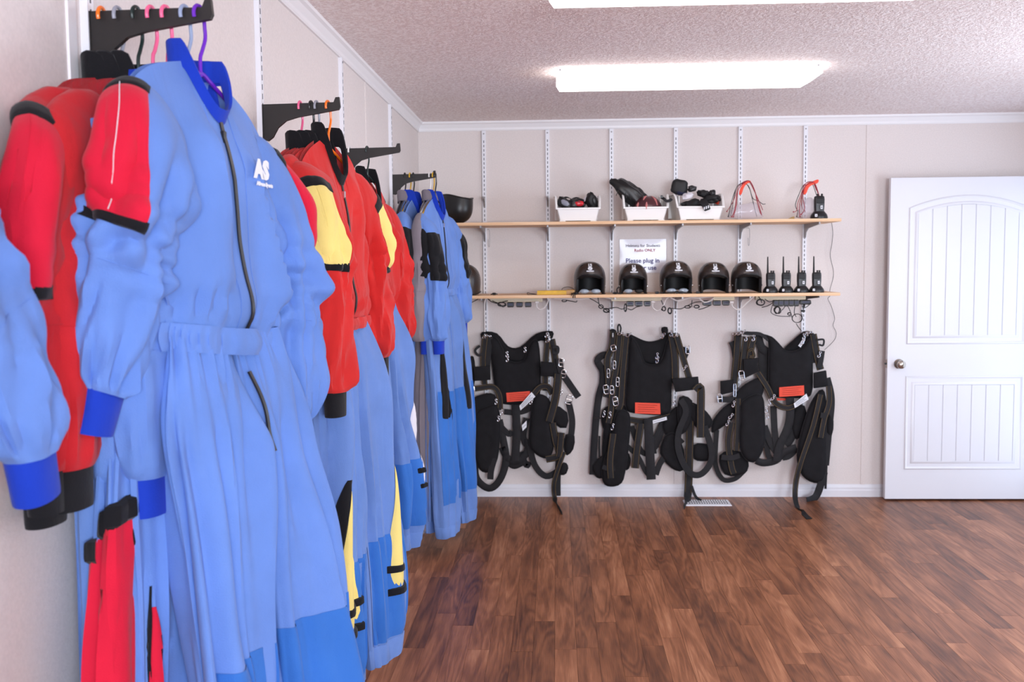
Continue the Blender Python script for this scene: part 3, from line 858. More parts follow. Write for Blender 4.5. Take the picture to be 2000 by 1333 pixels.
    if zipper:
        zp = MB(); rows = []; m = 40
        for i in range(m + 1):
            t = 0.002 + 0.996 * i / m; p = S.torso(t, pi / 2); rows.append(p + V((0.003, 0.0022 * sin(i * 0.5), 0)))
        zp.ribbon(rows, 0.010, 0.003, face=V((1, 0, 0)), seg=1)
        z_ = zp.build('zipper', 'zip_black', root)
        MB().bbox(rows[1].x - 0.001, rows[1].x + 0.006, rows[1].y - 0.005, rows[1].y + 0.005, rows[1].z - 0.030, rows[1].z - 0.006, 0.002).build('zip_pull', 'chrome' if not logo else 'zip_black', z_)
        # placket seams beside the zipper
        for e in (-0.024, 0.026):
            pl = []
            for i in range(1, m):
                t = i / m; th = pi / 2 - e / S.sw * 1.15; pl.append(S.torso(t, th) + V((0.0008, 0, 0)))
            MB().tube(pl, 0.001, 5).build('seam', top, root)
    return root

# ------------------------------------------------------------------ the row of jumpsuits
RB = ('cloth_red', 'cloth_blue_faded', 'cloth_black', 'cloth_black')
OB = ('cloth_orange_red', 'cloth_blue_faded', 'cloth_black', 'cloth_black')
BB = ('cloth_blue', 'cloth_blue', 'cloth_royal', 'cloth_royal')
GG = ('cloth_grey', 'cloth_grey', 'cloth_grey', 'cloth_grey')
G1, G2, G3, G4 = 'jumpsuits on the purple hanger bracket', 'jumpsuits on the four hanger bracket', 'jumpsuits on the two hanger bracket', 'jumpsuits on the bracket by the shelves'

def sk(zt, pts):
    """sleeve keys from rows (t, y, x, drop below shoulder tip, half width, half depth)"""
    return [(t, y, x, zt - d, a, b) for t, y, x, d, a, b in pts]

# nearest suit, cut by the left edge of the picture
S0 = Suit(seed=3, ztip=1.80, q=1.0, bf=0.03, fold=0.012, leg_out=0.05, leg_a=0.14, leg_f=0.035, tilt=-0.05, sr=sk(1.80, [(0, 0.15, 0, 0.075, 0.06, 0.03), (0.08, 0.22, 0.0, 0.085, 0.08, 0.04), (0.25, 0.36, 0.0, 0.13, 0.08, 0.045), (0.5, 0.45, 0.0, 0.28, 0.075, 0.045), (0.8, 0.51, 0.0, 0.43, 0.075, 0.045), (0.95, 0.54, 0.0, 0.51, 0.062, 0.040), (1.0, 0.545, 0.0, 0.535, 0.042, 0.035)]))
jumpsuit('jumpsuit', 'blue jumpsuit with royal blue cuff cut off by the left edge of the photo', XL + 0.088, BRY[0], radians(2), S0, BB, 'jumpsuits on the bracket beyond the left edge', knee=('cloth_mid_blue', 0.55, 0.85))
hanger(XL + 0.088, BRY[0], 'grey_plastic', 'grey hanger of the blue jumpsuit cut off by the left edge', radians(2))

# bracket with seven hangers
y1 = BRY[1]
xs = [0.032, 0.067, 0.102, 0.130, 0.158, 0.194, 0.232]
def S1(i, **k):
    d = dict(seed=10 + i, bf=0.022, bb=0.014, fold=0.007, leg_f=0.036, hw=0.112, leg_a=0.10, wa=0.205, q=0.8)
    d.update(k)
    if 'sr' not in d: d['sr'] = sk(d.get('ztip', 1.825), [(0, 0.15, 0.004, 0.075, 0.062, 0.022), (0.07, 0.192, 0.008, 0.09, 0.075, 0.030), (0.18, 0.24, 0.012, 0.14, 0.078, 0.034), (0.5, 0.285, 0.014, 0.36, 0.074, 0.034), (0.85, 0.29, 0.014, 0.55, 0.072, 0.034), (0.95, 0.29, 0.014, 0.62, 0.06, 0.030), (1.0, 0.29, 0.014, 0.64, 0.042, 0.026)])
    return Suit(**d)
redsl = lambda zt, y, x, dd=0.0: sk(zt, [(0, 0.15, 0, 0.066, 0.062, 0.025), (0.07, 0.192, 0, 0.082, 0.078, 0.035), (0.18, 0.4 * 0.215 + 0.6 * (y - 0.01), x, 0.14, 0.085, 0.040), (0.36, y, x, 0.26, 0.080, 0.042), (0.6, y + 0.01, x, 0.40, 0.078, 0.042), (0.85, y + 0.01, x, 0.53 + dd, 0.075, 0.042), (0.95, y + 0.01, x, 0.61 + dd, 0.062, 0.038), (1, y + 0.01, x, 0.632 + dd, 0.045, 0.030)])
jumpsuit('jumpsuit', 'red jumpsuit on the orange hanger closest to the wall, black bands on its sleeve', XL + xs[0] + 0.014, y1, radians(0.3), S1(0, ztip=1.84, sl=redsl(1.84, 0.33, 0.026), leg_f=0.018), RB, G1, sleeve_patch=('cloth_red_bright', 0.16, 0.52, pi * 0.92, 1.0), leg_panel=('cloth_red_bright', 0.45, 0.92, pi * 0.80, 0.8))
jumpsuit('jumpsuit', 'red jumpsuit on the grey hanger, second from the wall behind the blue ones', XL + xs[1] + 0.006, y1, radians(4), S1(1, ztip=1.815, sl=redsl(1.815, 0.31, 0.004), leg_f=0.018, leg_dy=0.01), RB, G1, sleeve_patch=('cloth_red_bright', 0.14, 0.50, pi * 0.90, 1.0), leg_panel=('cloth_red_bright', 0.42, 0.92, pi * 0.80, 0.8))
jumpsuit('jumpsuit', 'red jumpsuit on the dark green hanger, plain sleeve with black cuff', XL + xs[2], y1, radians(5), S1(2, ztip=1.835, sl=redsl(1.835, 0.285, 0.012), leg_f=0.020), RB, G1, leg_panel=('cloth_red_bright', 0.36, 0.90, pi * 0.78, 0.8))
jumpsuit('jumpsuit', 'blue jumpsuit on the first pink hanger beside the red ones', XL + xs[3], y1, radians(6), S1(3, ztip=1.79, zneck=1.838, sl=redsl(1.79, 0.17, 0.004), leg_f=0.026, leg_dy=-0.035), BB, G1, sleeve_patch=('cloth_red_bright', 0.14, 0.50, pi * 0.88, 0.95), leg_panel=('cloth_red_bright', 0.27, 0.92, pi * 0.93, 0.95, 'pad'))
jumpsuit('jumpsuit', 'blue jumpsuit on the second pink hanger, red padded leg panels', XL + xs[4], y1, radians(8), S1(4, ztip=1.785, zneck=1.835, sl=redsl(1.785, 0.160, 0.010, -0.06), leg_f=0.030, leg_dy=-0.07), BB, G1, sleeve_patch=('cloth_red_bright', 0.16, 0.50, pi * 0.88, 0.95), leg_panel=('cloth_red_bright', 0.24, 0.92, pi * 0.90, 0.95, 'pad'))
jumpsuit('jumpsuit', 'blue jumpsuit on the pale grey-blue hanger just behind the foremost one', XL + xs[5], y1, radians(10), S1(5, ztip=1.785, zneck=1.835, sl=redsl(1.785, 0.168, 0.004, -0.01), leg_f=0.024), BB, G1, leg_panel=('cloth_red_bright', 0.36, 0.9, pi * 0.80, 0.6))
# the big foremost blue suit
ztE = 1.83
SE = Suit(seed=5, q=1.9, pleats=((0.085, 0.16, 0.030, 1.78, 1.42), (-0.055, 0.02, 0.014, 1.80, 1.45), (0.165, -0.05, 0.018, 1.70, 1.44)), ztip=ztE, zneck=1.892, sw=0.240, wa=0.175, waist=1.398, bf=0.058, bb=0.028, neck=0.060, dip=0.095, roll=0.13, tilt=-0.09, blouse=0.18, hw=0.112, fold=0.0165, leg_f=0.050, leg_a=0.102, leg_out=0.008, crotch=1.10, collar_h=0.046,
    sl=sk(ztE, [(0, 0.145, 0.0, 0.072, 0.062, 0.026), (0.06, 0.180, 0.006, 0.082, 0.078, 0.050), (0.16, 0.215, 0.014, 0.125, 0.086, 0.066), (0.34, 0.238, 0.006, 0.22, 0.086, 0.072), (0.58, 0.258, -0.020, 0.33, 0.082, 0.068), (0.84, 0.276, -0.048, 0.465, 0.074, 0.056), (0.95, 0.286, -0.062, 0.525, 0.062, 0.048), (1.0, 0.290, -0.066, 0.545, 0.042, 0.036)]),
    sr=sk(ztE, [(0, 0.145, 0.0, 0.072, 0.062, 0.026), (0.06, 0.180, 0.0, 0.085, 0.076, 0.042), (0.16, 0.225, 0.0, 0.135, 0.082, 0.055), (0.34, 0.272, -0.006, 0.24, 0.080, 0.058), (0.58, 0.296, -0.014, 0.37, 0.078, 0.056), (0.84, 0.290, -0.024, 0.52, 0.072, 0.052), (0.95, 0.282, -0.028, 0.58, 0.060, 0.044), (1.0, 0.278, -0.030, 0.60, 0.042, 0.034)]))
bigsuit = jumpsuit('jumpsuit', 'large light blue jumpsuit on the purple hanger with royal blue collar and red sleeve patch', XL + xs[6] - 0.012, y1, radians(13), SE, BB, G1, sleeve_patch=('cloth_red_bright', 0.09, 0.47, pi * 0.93, 0.66), knee=('cloth_mid_blue', 0.62, 0.93), logo=True, waist_w=0.040)
# fly zipper below the waist and the printed mark on the chest
fz = [(SE.leg(-1, 0.06 + 0.20 * i / 20, 0.62) * 0.5 + SE.leg(1, 0.06 + 0.20 * i / 20, pi - 0.62) * 0.5) + V((0.012 + 0.006 * sin(i * 0.3), 0.012, 0)) for i in range(21)]
MB().ribbon(fz, 0.009, 0.004, face=V((1, 0, 0)), seg=1).build('fly_zipper', 'zip_black', bigsuit)
def on_torso(S, y, z):
    """point and frame on the chest at local y, z"""
    best = None
    for i in range(60):
        for j in range(60):
            p = S.torso(0.05 + 0.9 * i / 59, 0.15 + (pi - 0.3) * j / 59); e = abs(p.y - y) + abs(p.z - z)
            if best is None or e < best[0]: best = (e, p)
    return best[1]
pL = on_torso(SE, 0.066, 1.715)
text_mesh('chest_mark', 'AS', 0.046, 'label_white', frame(pL + V((0.008, 0.018, 0)), (0, 1, -0.03), (0, 0, 1)), bigsuit, bold=0.0035)
text_mesh('chest_lettering', 'Alliance Sports', 0.010, 'label_white', frame(pL + V((0.008, 0.028, -0.027)), (0, 1, -0.03), (0, 0, 1)), bigsuit, bold=0.0008)

hc1 = [('orange_plastic', 'orange plastic hanger nearest the wall'), ('grey_plastic', 'grey plastic hanger next to the orange one by the wall'), ('dark_green_plastic', 'dark green hanger between the grey and the pink hangers'),
       ('pink_plastic', 'pink hanger next to the dark green one'), ('pink_plastic', 'pink hanger next to the pale grey-blue one'), ('pale_blue_plastic', 'pale grey-blue hanger beside the purple one'), ('purple_plastic', 'purple plastic hanger holding the foremost blue jumpsuit')]
for i, (c, l) in enumerate(hc1):
    hanger(XL + xs[i] + (-0.012 if i == 6 else 0.004 if i == 0 else 0), y1, c, l, radians((0, 4, 5, 6, 8, 10, 13)[i]), drop=0.016 if i == 6 else 0.065 if i > 2 else 0.03, tilt=0.13 if i == 6 else 0.0, half=0.185 if i == 6 else 0.2)

# bracket with four hangers
y2 = BRY[2]
x2 = [0.127, 0.160, 0.176, 0.200]
y2s = sk
def sl2(zt, y, x): return sk(zt, [(0, 0.15, 0, 0.066, 0.062, 0.025), (0.07, 0.192, x * 0.3, 0.082, 0.078, 0.038), (0.18, 0.4 * 0.215 + 0.6 * (y - 0.01), x * 0.7, 0.14, 0.080, 0.045), (0.36, y, x, 0.26, 0.076, 0.048), (0.6, y + 0.01, x, 0.41, 0.075, 0.050), (0.85, y + 0.012, x, 0.57, 0.078, 0.052), (0.95, y + 0.012, x, 0.645, 0.066, 0.046), (1, y + 0.012, x, 0.665, 0.044, 0.032)])
jumpsuit('jumpsuit', 'red jumpsuit on the pink hanger mostly hidden behind the big blue sleeve', XL + x2[0], y2, radians(4), S1(6, ztip=1.835, sl=sl2(1.835, 0.29, 0.0)), OB, G2, leg_panel=('cloth_yellow', 0.40, 0.80, pi * 0.80, 0.6))
jumpsuit('jumpsuit', 'red jumpsuit on the black hanger, plain red sleeves', XL + x2[1] - 0.004, y2, radians(6), S1(7, ztip=1.835, sl=sl2(1.835, 0.27, 0.01)), OB, G2, leg_panel=('cloth_yellow', 0.40, 0.82, pi * 0.76, 0.6), knee=('cloth_mid_blue', 0.55, 0.85))
jumpsuit('jumpsuit', 'red jumpsuit on the grey hanger just behind the yellow patched one', XL + x2[2] + 0.002, y2, radians(8), S1(8, ztip=1.845, sl=sl2(1.845, 0.255, 0.012)), OB, G2, leg_panel=('cloth_yellow', 0.40, 0.82, pi * 0.74, 0.6))
SF = Suit(seed=31, q=1.15, ztip=1.83, zneck=1.895, bf=0.055, bb=0.02, fold=0.012, leg_f=0.060, leg_a=0.115, hem=0.26, wa=0.20, waist=1.36, dip=0.13, sl=sl2(1.845, 0.240, 0.085), leg_out=0.02, tilt=-0.035)
jumpsuit('jumpsuit', 'red and blue jumpsuit on the orange hanger with yellow sleeve and leg panels', XL + x2[3] + 0.010, y2, radians(10), SF, OB, G2, sleeve_patch=('cloth_yellow', 0.16, 0.47, pi * 0.80, 0.95), leg_panel=('cloth_yellow', 0.40, 0.80, pi * 0.62, 0.55), knee=('cloth_mid_blue', 0.60, 0.94))
for i, (c, l) in enumerate((('pink_plastic', 'pink hanger on the four hanger bracket'), ('black_plastic', 'black hanger next to the grey one on the four hanger bracket'), ('grey_plastic', 'grey hanger next to the orange one on the four hanger bracket'), ('orange_plastic', 'orange hanger holding the jumpsuit with yellow sleeve patch'))):
    hanger(XL + x2[i] + (0.010 if i == 3 else 0), y2, c, l, radians((4, 6, 8, 10)[i]))

# bracket with two hangers
y3 = BRY[3]
x3 = [0.036, 0.109]
jumpsuit('jumpsuit', 'red jumpsuit on the white hanger, blue legs with a white side panel', XL + x3[0] + 0.016, y3, radians(1), S1(20, ztip=1.83, bf=0.032, sl=sl2(1.83, 0.27, 0.045), fold=0.008, leg_f=0.026), OB, G3, leg_panel=('cloth_white', 0.36, 0.72, pi * 0.66, 0.6), knee=('cloth_mid_blue', 0.58, 0.9))
SH = Suit(seed=23, q=1.0, ztip=1.80, zneck=1.88, bf=0.055, bb=0.022, fold=0.014, leg_f=0.055, hem=0.30, leg_a=0.115, waist=1.36, dip=0.14, sl=sl2(1.80, 0.235, 0.045), tilt=-0.05)
jumpsuit('jumpsuit', 'red jumpsuit on the dark green hanger, alone in front with wrinkled sleeves', XL + x3[1], y3, radians(9), SH, OB, G3, leg_panel=('cloth_white', 0.36, 0.72, pi * 0.66, 0.6), knee=('cloth_mid_blue', 0.58, 0.92))
hanger(XL + x3[0], y3, 'white_plastic', 'white hanger next to the dark green one on the two hanger bracket', radians(5))
hanger(XL + x3[1], y3, 'dark_green_plastic', 'dark green hanger at the front of the two hanger bracket', radians(9), drop=0.01)

# bracket with six hangers by the shelves
y4 = BRY[4]
x4 = [0.081, 0.108, 0.126, 0.213, 0.232, 0.242]
BK = ('cloth_blue', 'cloth_blue_faded', 'cloth_royal', 'cloth_royal')
SG = [S1(30, ztip=1.79, hem=0.15, bf=0.02, leg_f=0.022), S1(31, ztip=1.80, bf=0.024, sl=sl2(1.80, 0.235, 0.016), hem=0.14), S1(32, ztip=1.81, bf=0.024, sl=sl2(1.81, 0.25, 0.02), hem=0.12),
      S1(33, ztip=1.80, hem=0.13, bf=0.026, leg_f=0.04, sl=sl2(1.80, 0.245, 0.0)), S1(34, ztip=1.80, bf=0.03, sl=sl2(1.80, 0.225, 0.016), hem=0.12, leg_f=0.04), Suit(seed=45, q=1.0, ztip=1.80, bf=0.045, bb=0.015, sl=sl2(1.80, 0.215, 0.05), hem=0.105, leg_f=0.055, fold=0.010, tilt=-0.05)]
kw = [dict(cuffs=False), dict(sleeve_patch=('cloth_black', 0.16, 0.50, pi * 0.80, 0.8)), dict(sleeve_patch=('cloth_black', 0.16, 0.50, pi * 0.80, 0.9), knee=('cloth_mid_blue', 0.55, 0.9)),
      dict(cuffs=False, frayed=True), dict(sleeve_patch=('cloth_black', 0.14, 0.50, pi * 0.80, 0.9), leg_panel=('cloth_black', 0.25, 0.60, pi * 0.72, 0.5), knee=('cloth_mid_blue', 0.5, 0.85)),
      dict(sleeve_patch=('cloth_black', 0.16, 0.52, pi * 0.72, 0.9), leg_panel=('cloth_black', 0.22, 0.58, pi * 0.62, 0.5), knee=('cloth_mid_blue', 0.42, 0.86))]
lab4 = ['grey coverall on the black hanger closest to the wall by the shelves', 'blue jumpsuit with black sleeve patch on the inner yellow hanger', 'blue jumpsuit with royal blue collar on the middle black hanger',
        'grey coverall with frayed trouser hem on the white hanger', 'blue jumpsuit with black sleeve patch on the outer yellow hanger', 'outermost blue jumpsuit by the shelves with black leg panel and knee patches']
hn4 = [('black_plastic', 'black hanger closest to the wall on the six hanger bracket'), ('yellow_plastic', 'inner yellow hanger on the six hanger bracket'), ('black_plastic', 'black hanger in the middle of the six hanger bracket'),
       ('white_plastic', 'white hanger on the six hanger bracket'), ('yellow_plastic', 'outer yellow hanger on the six hanger bracket'), ('black_plastic', 'black hanger at the tip of the six hanger bracket')]
for i in range(6):
    jumpsuit('coverall' if i in (0, 3) else 'jumpsuit', lab4[i], XL + x4[i], y4, radians((4, 5, 6, 7, 9, 12)[i]), SG[i], GG if i in (0, 3) else BK, G4, **kw[i])
    hanger(XL + x4[i], y4, hn4[i][0], hn4[i][1], radians((4, 5, 6, 7, 9, 12)[i]), drop=0.03)

# ------------------------------------------------------------------ shelves on the back wall
SHX0, SHX1, SHY0, SHY1 = -0.84, 1.692, 6.022, 6.418
ZU, ZLO = 1.775, 1.334          # tops of the two boards
for z, lab in ((ZU, 'upper pine shelf board on grey brackets, white bins standing on it'), (ZLO, 'lower pine shelf board on grey brackets, black helmets standing on it')):
    o = MB().bbox(0, SHX1 - SHX0, 0, SHY1 - SHY0, -0.0185, 0.0, 0.0012).build('shelf_board', 'pine', smooth_=False)
    o.location = (SHX0, SHY0, z); tag(o, lab, 'shelf', 'pine shelf boards')
def arm(x, ztop, label, length=0.36, steel='grey_metal'):
    """pressed steel shelf bracket hooked into a standard"""
    root = thing('shelf_bracket', label, 'bracket', (x, YB, ztop), group='grey shelf brackets')
    prof = [(-0.015, 0.0), (-0.015 - length, 0.0), (-0.015 - length, -0.012), (-0.10, -0.030), (-0.045, -0.052), (-0.030, -0.085), (-0.015, -0.088)]
    MB().prism([(-0.0045, p[0], p[1]) for p in prof], (0.009, 0, 0)).build('arm', steel, root, smooth_=False)
    MB().box(-0.005, 0.005, -0.0165, -0.0150, -0.088, 0.0).build('hook_plate', 'white_metal', root, smooth_=False)
    return root
for i, sx in enumerate(STDX):
    arm(sx, ZU - 0.0186, 'grey steel bracket under the upper shelf, %s from the left' % ordn[i])
    arm(sx, ZLO - 0.0186, 'grey steel bracket under the lower shelf, %s from the left' % ordn[i], steel='black_metal' if i == 5 else 'grey_metal')
for i in (0, 1):
    root = thing('shelf_bracket', 'small empty grey bracket on the %s standard above the upper shelf' % ordn[i], 'bracket', (STDX[i], YB, 1.92), group='grey shelf brackets')
    MB().prism([(-0.004, -0.015, 0.035), (-0.004, -0.13, 0.030), (-0.004, -0.128, 0.020), (-0.004, -0.05, 0.002), (-0.004, -0.030, -0.030), (-0.004, -0.015, -0.032)], (0.008, 0, 0)).build('arm', 'grey_metal', root, smooth_=False)
    MB().box(-0.0055, 0.0055, -0.019, -0.0155, -0.034, 0.036).build('hook_plate', 'grey_metal', root, smooth_=False)
for i, (px, py) in enumerate(((955, 449), (1463, 446))):
    a = at(px, py, Y=6.36); root = None
    pts = [a + V((-0.012, 0.02, 0.0)), a, a + V((0.004, 0, -0.03)), a + V((0.002, 0, -0.10)), a + V((-0.004, 0, -0.105)), a + V((-0.005, 0, -0.06))]
    o = MB().tube(smooth(pts, 5), 0.0013, 6).build('wire_hook', 'grey_metal')
    tag(o, ('thin wire hook hanging under the upper shelf near the left end', 'thin wire hook hanging under the upper shelf near the drawstring pouches')[i], 'hook', 'wire hooks under the shelf')

# ------------------------------------------------------------------ the laminated sign
sg = at(1255.5, 500.5, Y=YB - 0.003)
sign = thing('paper_sign', 'laminated paper sign about plugging in helmets taped to the wall', 'sign', sg)
HW, HH = 0.148, 0.108
ring = []; n = 14
rows = []
for j in range(9):
    row = []
    for i in range(n + 1):
        u_, v_ = i / n * 2 - 1, j / 8 * 2 - 1
        row.append((u_ * HW, -0.0012 - 0.0022 * abs(nz(u_ * 2.1, v_ * 2.4, 3.3)) * (1 - u_ ** 4) * (1 - v_ ** 4) * 2.2, v_ * HH))
    rows.append(row)
mb = MB().loft(rows, closed=False); b0 = len(mb.v)
mb.box(-HW, HW, -0.0010, 0.001, -HH, HH)
mb.build('sheet', 'sheet_plastic', sign)
sgM = lambda x, z: frame((x, -0.0075, z), (1, 0, 0), (0, 0, 1))
text_mesh('lettering', 'Helmets for Students', 0.0255, 'ink_grey', sgM(0.0, 0.066), sign, bold=0.0001)
text_mesh('lettering', 'Radio ONLY', 0.0255, 'ink_red', sgM(0.012, 0.036), sign, bold=0.0002)
text_mesh('lettering', 'Please plug in', 0.0400, 'ink_violet', sgM(-0.002, -0.030), sign, bold=0.0006)
text_mesh('lettering', 'after use', 0.0400, 'ink_violet', sgM(0.016, -0.076), sign, bold=0.0006)

# ------------------------------------------------------------------ helmets
def helmet(label, cx, cy, z, half, h, letter=None, rz=0.0, flip=False, shell='carbon', pads=True):
    root = thing('open_face_helmet', label, 'helmet', (cx, cy, z), rz, group='black open face helmets')
    a, b = half, half * 1.22
    # azimuths from the front centre, crowded at the cheek edges
    az = [-54 + 108 * i / 16 for i in range(17)] + [55.5, 57, 60] + [60 + (300 - 60) * i / 34 for i in range(1, 34)] + [300, 303, 304.5]
    az = [radians(x) for x in az]
    def zlow(f):
        d = abs((f + pi) % (2 * pi) - pi)
        if d < radians(54.5): return h * (0.60 - 0.14 * (d / radians(54)) ** 2.4)
        if d < radians(55.9): return h * 0.30
        if d < radians(57.5): return h * 0.12
        return 0.0 + h * 0.10 * sstep(radians(100), radians(170), d)
    def rho(z_):
        q = z_ / h
        if q > 0.40: return max(0, 1 - ((q - 0.40) / 0.60) ** 2.4) ** (1 / 2.4)
        return 0.95 + 0.05 * sstep(-0.1, 0.40, q)
    def pt(f, t, k=1.0):
        zl = zlow(f); an = (pi / 2) * (1 - t)
        # walk down the profile by height with more rows at the crown
        z_ = zl + (h - zl) * (1 - (1 - cos(t * pi / 2)) if False else (cos(t * pi / 2)))
        r = rho(z_)
        return V((a * r * sin(f) * k, -b * r * cos(f) * k, (z_ - 0.0) * (k if z_ > h * 0.5 else 1.0)))
    nt = 18
    rings = [[pt(f, i / nt) for f in az] for i in range(0, nt + 1)]
    MB().loft(rings).build('shell', shell, root)
    inner = [[pt(f, i / nt, 0.86) for f in az] for i in range(0, nt + 1)]
    MB().loft(inner).build('lining', 'black_rubber', root)
    MB().loft([rings[-1], [p.lerp(q_, 0.5) + V((0, -0.004 * cos(f), -0.0015)) for p, q_, f in zip(rings[-1], inner[-1], az)], inner[-1]]).build('edge_trim', 'black_rubber', root)
    MB().tube([p + V((0, -0.002 * cos(f), 0)) for p, f in zip(rings[-1], az)], 0.0042, 6, loop=True).build('rim_bead', 'black_plastic', root)
    for s in (-1, 1):
        f = s * radians(38); c = pt(f, 0.40) * 1.005; c2 = pt(f + s * radians(12), 0.52) * 1.005
        c.z = pt(f, 0.40).z; c2.z = pt(f + s * radians(12), 0.52).z
        MB().tube([c, c.lerp(c2, 0.5) + V((0, -0.001, 0.001)), c2], [0.003, 0.0042, 0.002], 6).build('vent', 'black_rubber', root)
    # snaps on the side
    for s in (-1, 1):
        p = pt(s * radians(75), 0.85)
        MB().lathe([(0.005, 0), (0.005, 0.003), (0.002, 0.004)], (p.x, p.y, p.z), axis='x', n=10).build('snap', 'chrome', root)
    if pads:
        for s in (-1, 1):
            rr = []
            for i in range(7):
                u_ = -1 + 2 * i / 6; r_ = sqrt(max(0.02, 1 - u_ * u_))
                rr.append([V((s * a * 0.36 + u_ * a * 0.30, -b * 0.55 + 0.012 * r_ * cos(2 * pi * k_ / 10), h * 0.075 + h * 0.075 * r_ * sin(2 * pi * k_ / 10))) for k_ in range(10)])
            MB().loft(rr, cap=True).build('ear_pad', 'lens' if s < 0 or half > 0.09 else 'black_rubber', root)
    if letter:
        def fr_at(t, dz=0.0):
            p = pt(0.0, t); up = (pt(0.0, t - 0.03) - pt(0.0, t + 0.03)).normalized(); n = V((1, 0, 0)).cross(up)
            return p, up, n if n.y < 0 else -n
        def card(t, w, hh, name, m, off=0.0022):
            p, up, n = fr_at(t); o = p + n * off; ex = V((1, 0, 0))
            pts = [o - ex * w - up * hh, o + ex * w - up * hh, o + ex * w + up * hh, o - ex * w + up * hh]
            return MB().prism(pts, -n * 0.003).build(name, m, root, smooth_=False)
        card(0.50, 0.0105, 0.0130, 'letter_card', 'label_white')
        p, up, n = fr_at(0.50)
        text_mesh('letter', letter, 0.024, 'print_black', frame(p + n * 0.0030, (1, 0, 0), up), root, bold=0.0010)
        p, up, n = fr_at(0.70); o = p + n * 0.0026
        MB().prism([o + V((1, 0, 0)) * 0.0135 * cos(2 * pi * k_ / 18) + up * 0.0118 * sin(2 * pi * k_ / 18) for k_ in range(18)], -n * 0.003).build('emblem_disc', 'label_white', root, smooth_=False)
        for (ex_, ez_, sz) in ((-0.003, -0.003, 0.0035), (0.003, 0.002, 0.0025)):
            q_ = o + V((1, 0, 0)) * ex_ + up * ez_ + n * 0.0004
            MB().prism([q_ + V((1, 0, 0)) * sz * cos(2 * pi * k_ / 7) + up * sz * 0.6 * sin(2 * pi * k_ / 7) for k_ in range(7)], -n * 0.001).build('emblem_mark', 'ink_grey', root, smooth_=False)
        card(0.84, 0.0225, 0.0032, 'sticker_bar', 'label_white', 0.0030)
    if flip: root.rotation_euler = (pi, radians(6), rz); root.location = (cx, cy, z + h)
    return root
mat('print_black', srgb(20, 20, 24), rough=0.6)
HY = 6.15
def hx(px, py=545): return at(px, py, Y=HY - 0.08).x
hl = [(1152.5, 31.5, 63, 'L', 'black carbon helmet marked L next to the yellow case'), (1238, 28.5, 59, 'S', 'black carbon helmet marked S standing in front of the paper sign'), (1323, 32, 63, 'L', 'black carbon helmet marked L right of the paper sign'),
      (1397.5, 30.5, 60, 'S', 'black carbon helmet marked S, second from the radios'), (1462.5, 30, 60, 'S', 'black carbon helmet marked S beside the radios')]
for i, (px, hw, hh, le, lab) in enumerate(hl):
    helmet(lab, hx(px), HY, ZLO + 0.004, hw / 321.0, hh / 322.0, le, pads=i < 3, rz=radians((0, 0, 2, -2, 0)[i]))
helmet('black carbon helmet half hidden behind the jumpsuits on the lower shelf', hx(897), 6.13, ZLO + 0.004, 0.108, 0.193, None, rz=radians(-58), pads=False)
helmet('glossy black helmet lying upside down on the upper shelf', hx(892), 6.18, ZU + 0.002, 0.096, 0.165, None, rz=radians(35), flip=True, shell='black_plastic', pads=False)

# ------------------------------------------------------------------ two-way radios in their charging cups
def radio(label, px, zb, antenna=True, k=1.0, cat_='radio'):
    cx = at(px, 550 if zb == ZLO else 410, Y=6.07).x
    root = thing('handheld_radio', label, 'radio', (cx, 6.085, zb), group='radios in charging cups')
    rings = []
    for z_, rx, ry in ((0.0, 0.044, 0.040), (0.008, 0.046, 0.042), (0.022, 0.042, 0.038), (0.034, 0.033, 0.030), (0.040, 0.028, 0.024), (0.038, 0.024, 0.020)):
        rings.append([(rx * k * cos(2 * pi * i / 24), ry * k * sin(2 * pi * i / 24), z_ * k) for i in range(24)])
    MB().loft(rings, cap=True).build('charging_cup', 'black_plastic', root)
    def sec(z_, w, d, r=0.25):
        return [(w * spow(cos(2 * pi * i / 20), 0.45) * k, d * spow(sin(2 * pi * i / 20), 0.45) * k, z_ * k) for i in range(20)]
    MB().loft([sec(0.028, 0.024, 0.014), sec(0.07, 0.0265, 0.016), sec(0.105, 0.027, 0.016), sec(0.118, 0.025, 0.015), sec(0.122, 0.020, 0.011)], cap=True).build('body', 'black_plastic', root)
    MB().bbox(-0.018 * k, 0.018 * k, -0.019 * k, -0.012 * k, 0.082 * k, 0.108 * k, 0.002).build('speaker_grille', 'black_rubber', root, smooth_=False)
    for x_ in ((0.004, 0.017) if antenna else (-0.008, 0.014)):
        MB().lathe([(0.0055 * k, 0), (0.0055 * k, 0.012 * k), (0.004 * k, 0.014 * k)], (x_ * k, 0, 0.120 * k), n=10).build('dial', 'black_plastic', root)
    if antenna:
        MB().tube([(-0.017, 0, 0.118), (-0.0175, 0, 0.150), (-0.018, 0, 0.218)], [0.0062, 0.0052, 0.0036], 8).build('antenna', 'black_rubber', root)
    c = MB().box(0.003 * k, 0.014 * k, -0.0205 * k, -0.0155 * k, 0.052 * k, 0.070 * k).build('number_label', 'label_white', root, smooth_=False)
    MB().box(0.0065 * k, 0.0105 * k, -0.0209 * k, -0.0205 * k, 0.057 * k, 0.065 * k).build('print', 'print_black', c, smooth_=False)
    q = MB().box(-0.032 * k, -0.020 * k, -0.0445 * k, -0.0405 * k, 0.010 * k, 0.024 * k); 
    lo = q.build('cup_label', 'label_white', root, smooth_=False); lo.rotation_euler = (0, 0, radians(-0))
    MB().box(-0.028 * k, -0.024 * k, -0.0449 * k, -0.0445 * k, 0.014 * k, 0.020 * k).build('print', 'print_black', lo, smooth_=False)
    return root
for i, px in enumerate((1506, 1536.5, 1566.5, 1596)):
    radio('black handheld radio with antenna in charging cup, %s from the helmets' % ordn[i], px, ZLO)
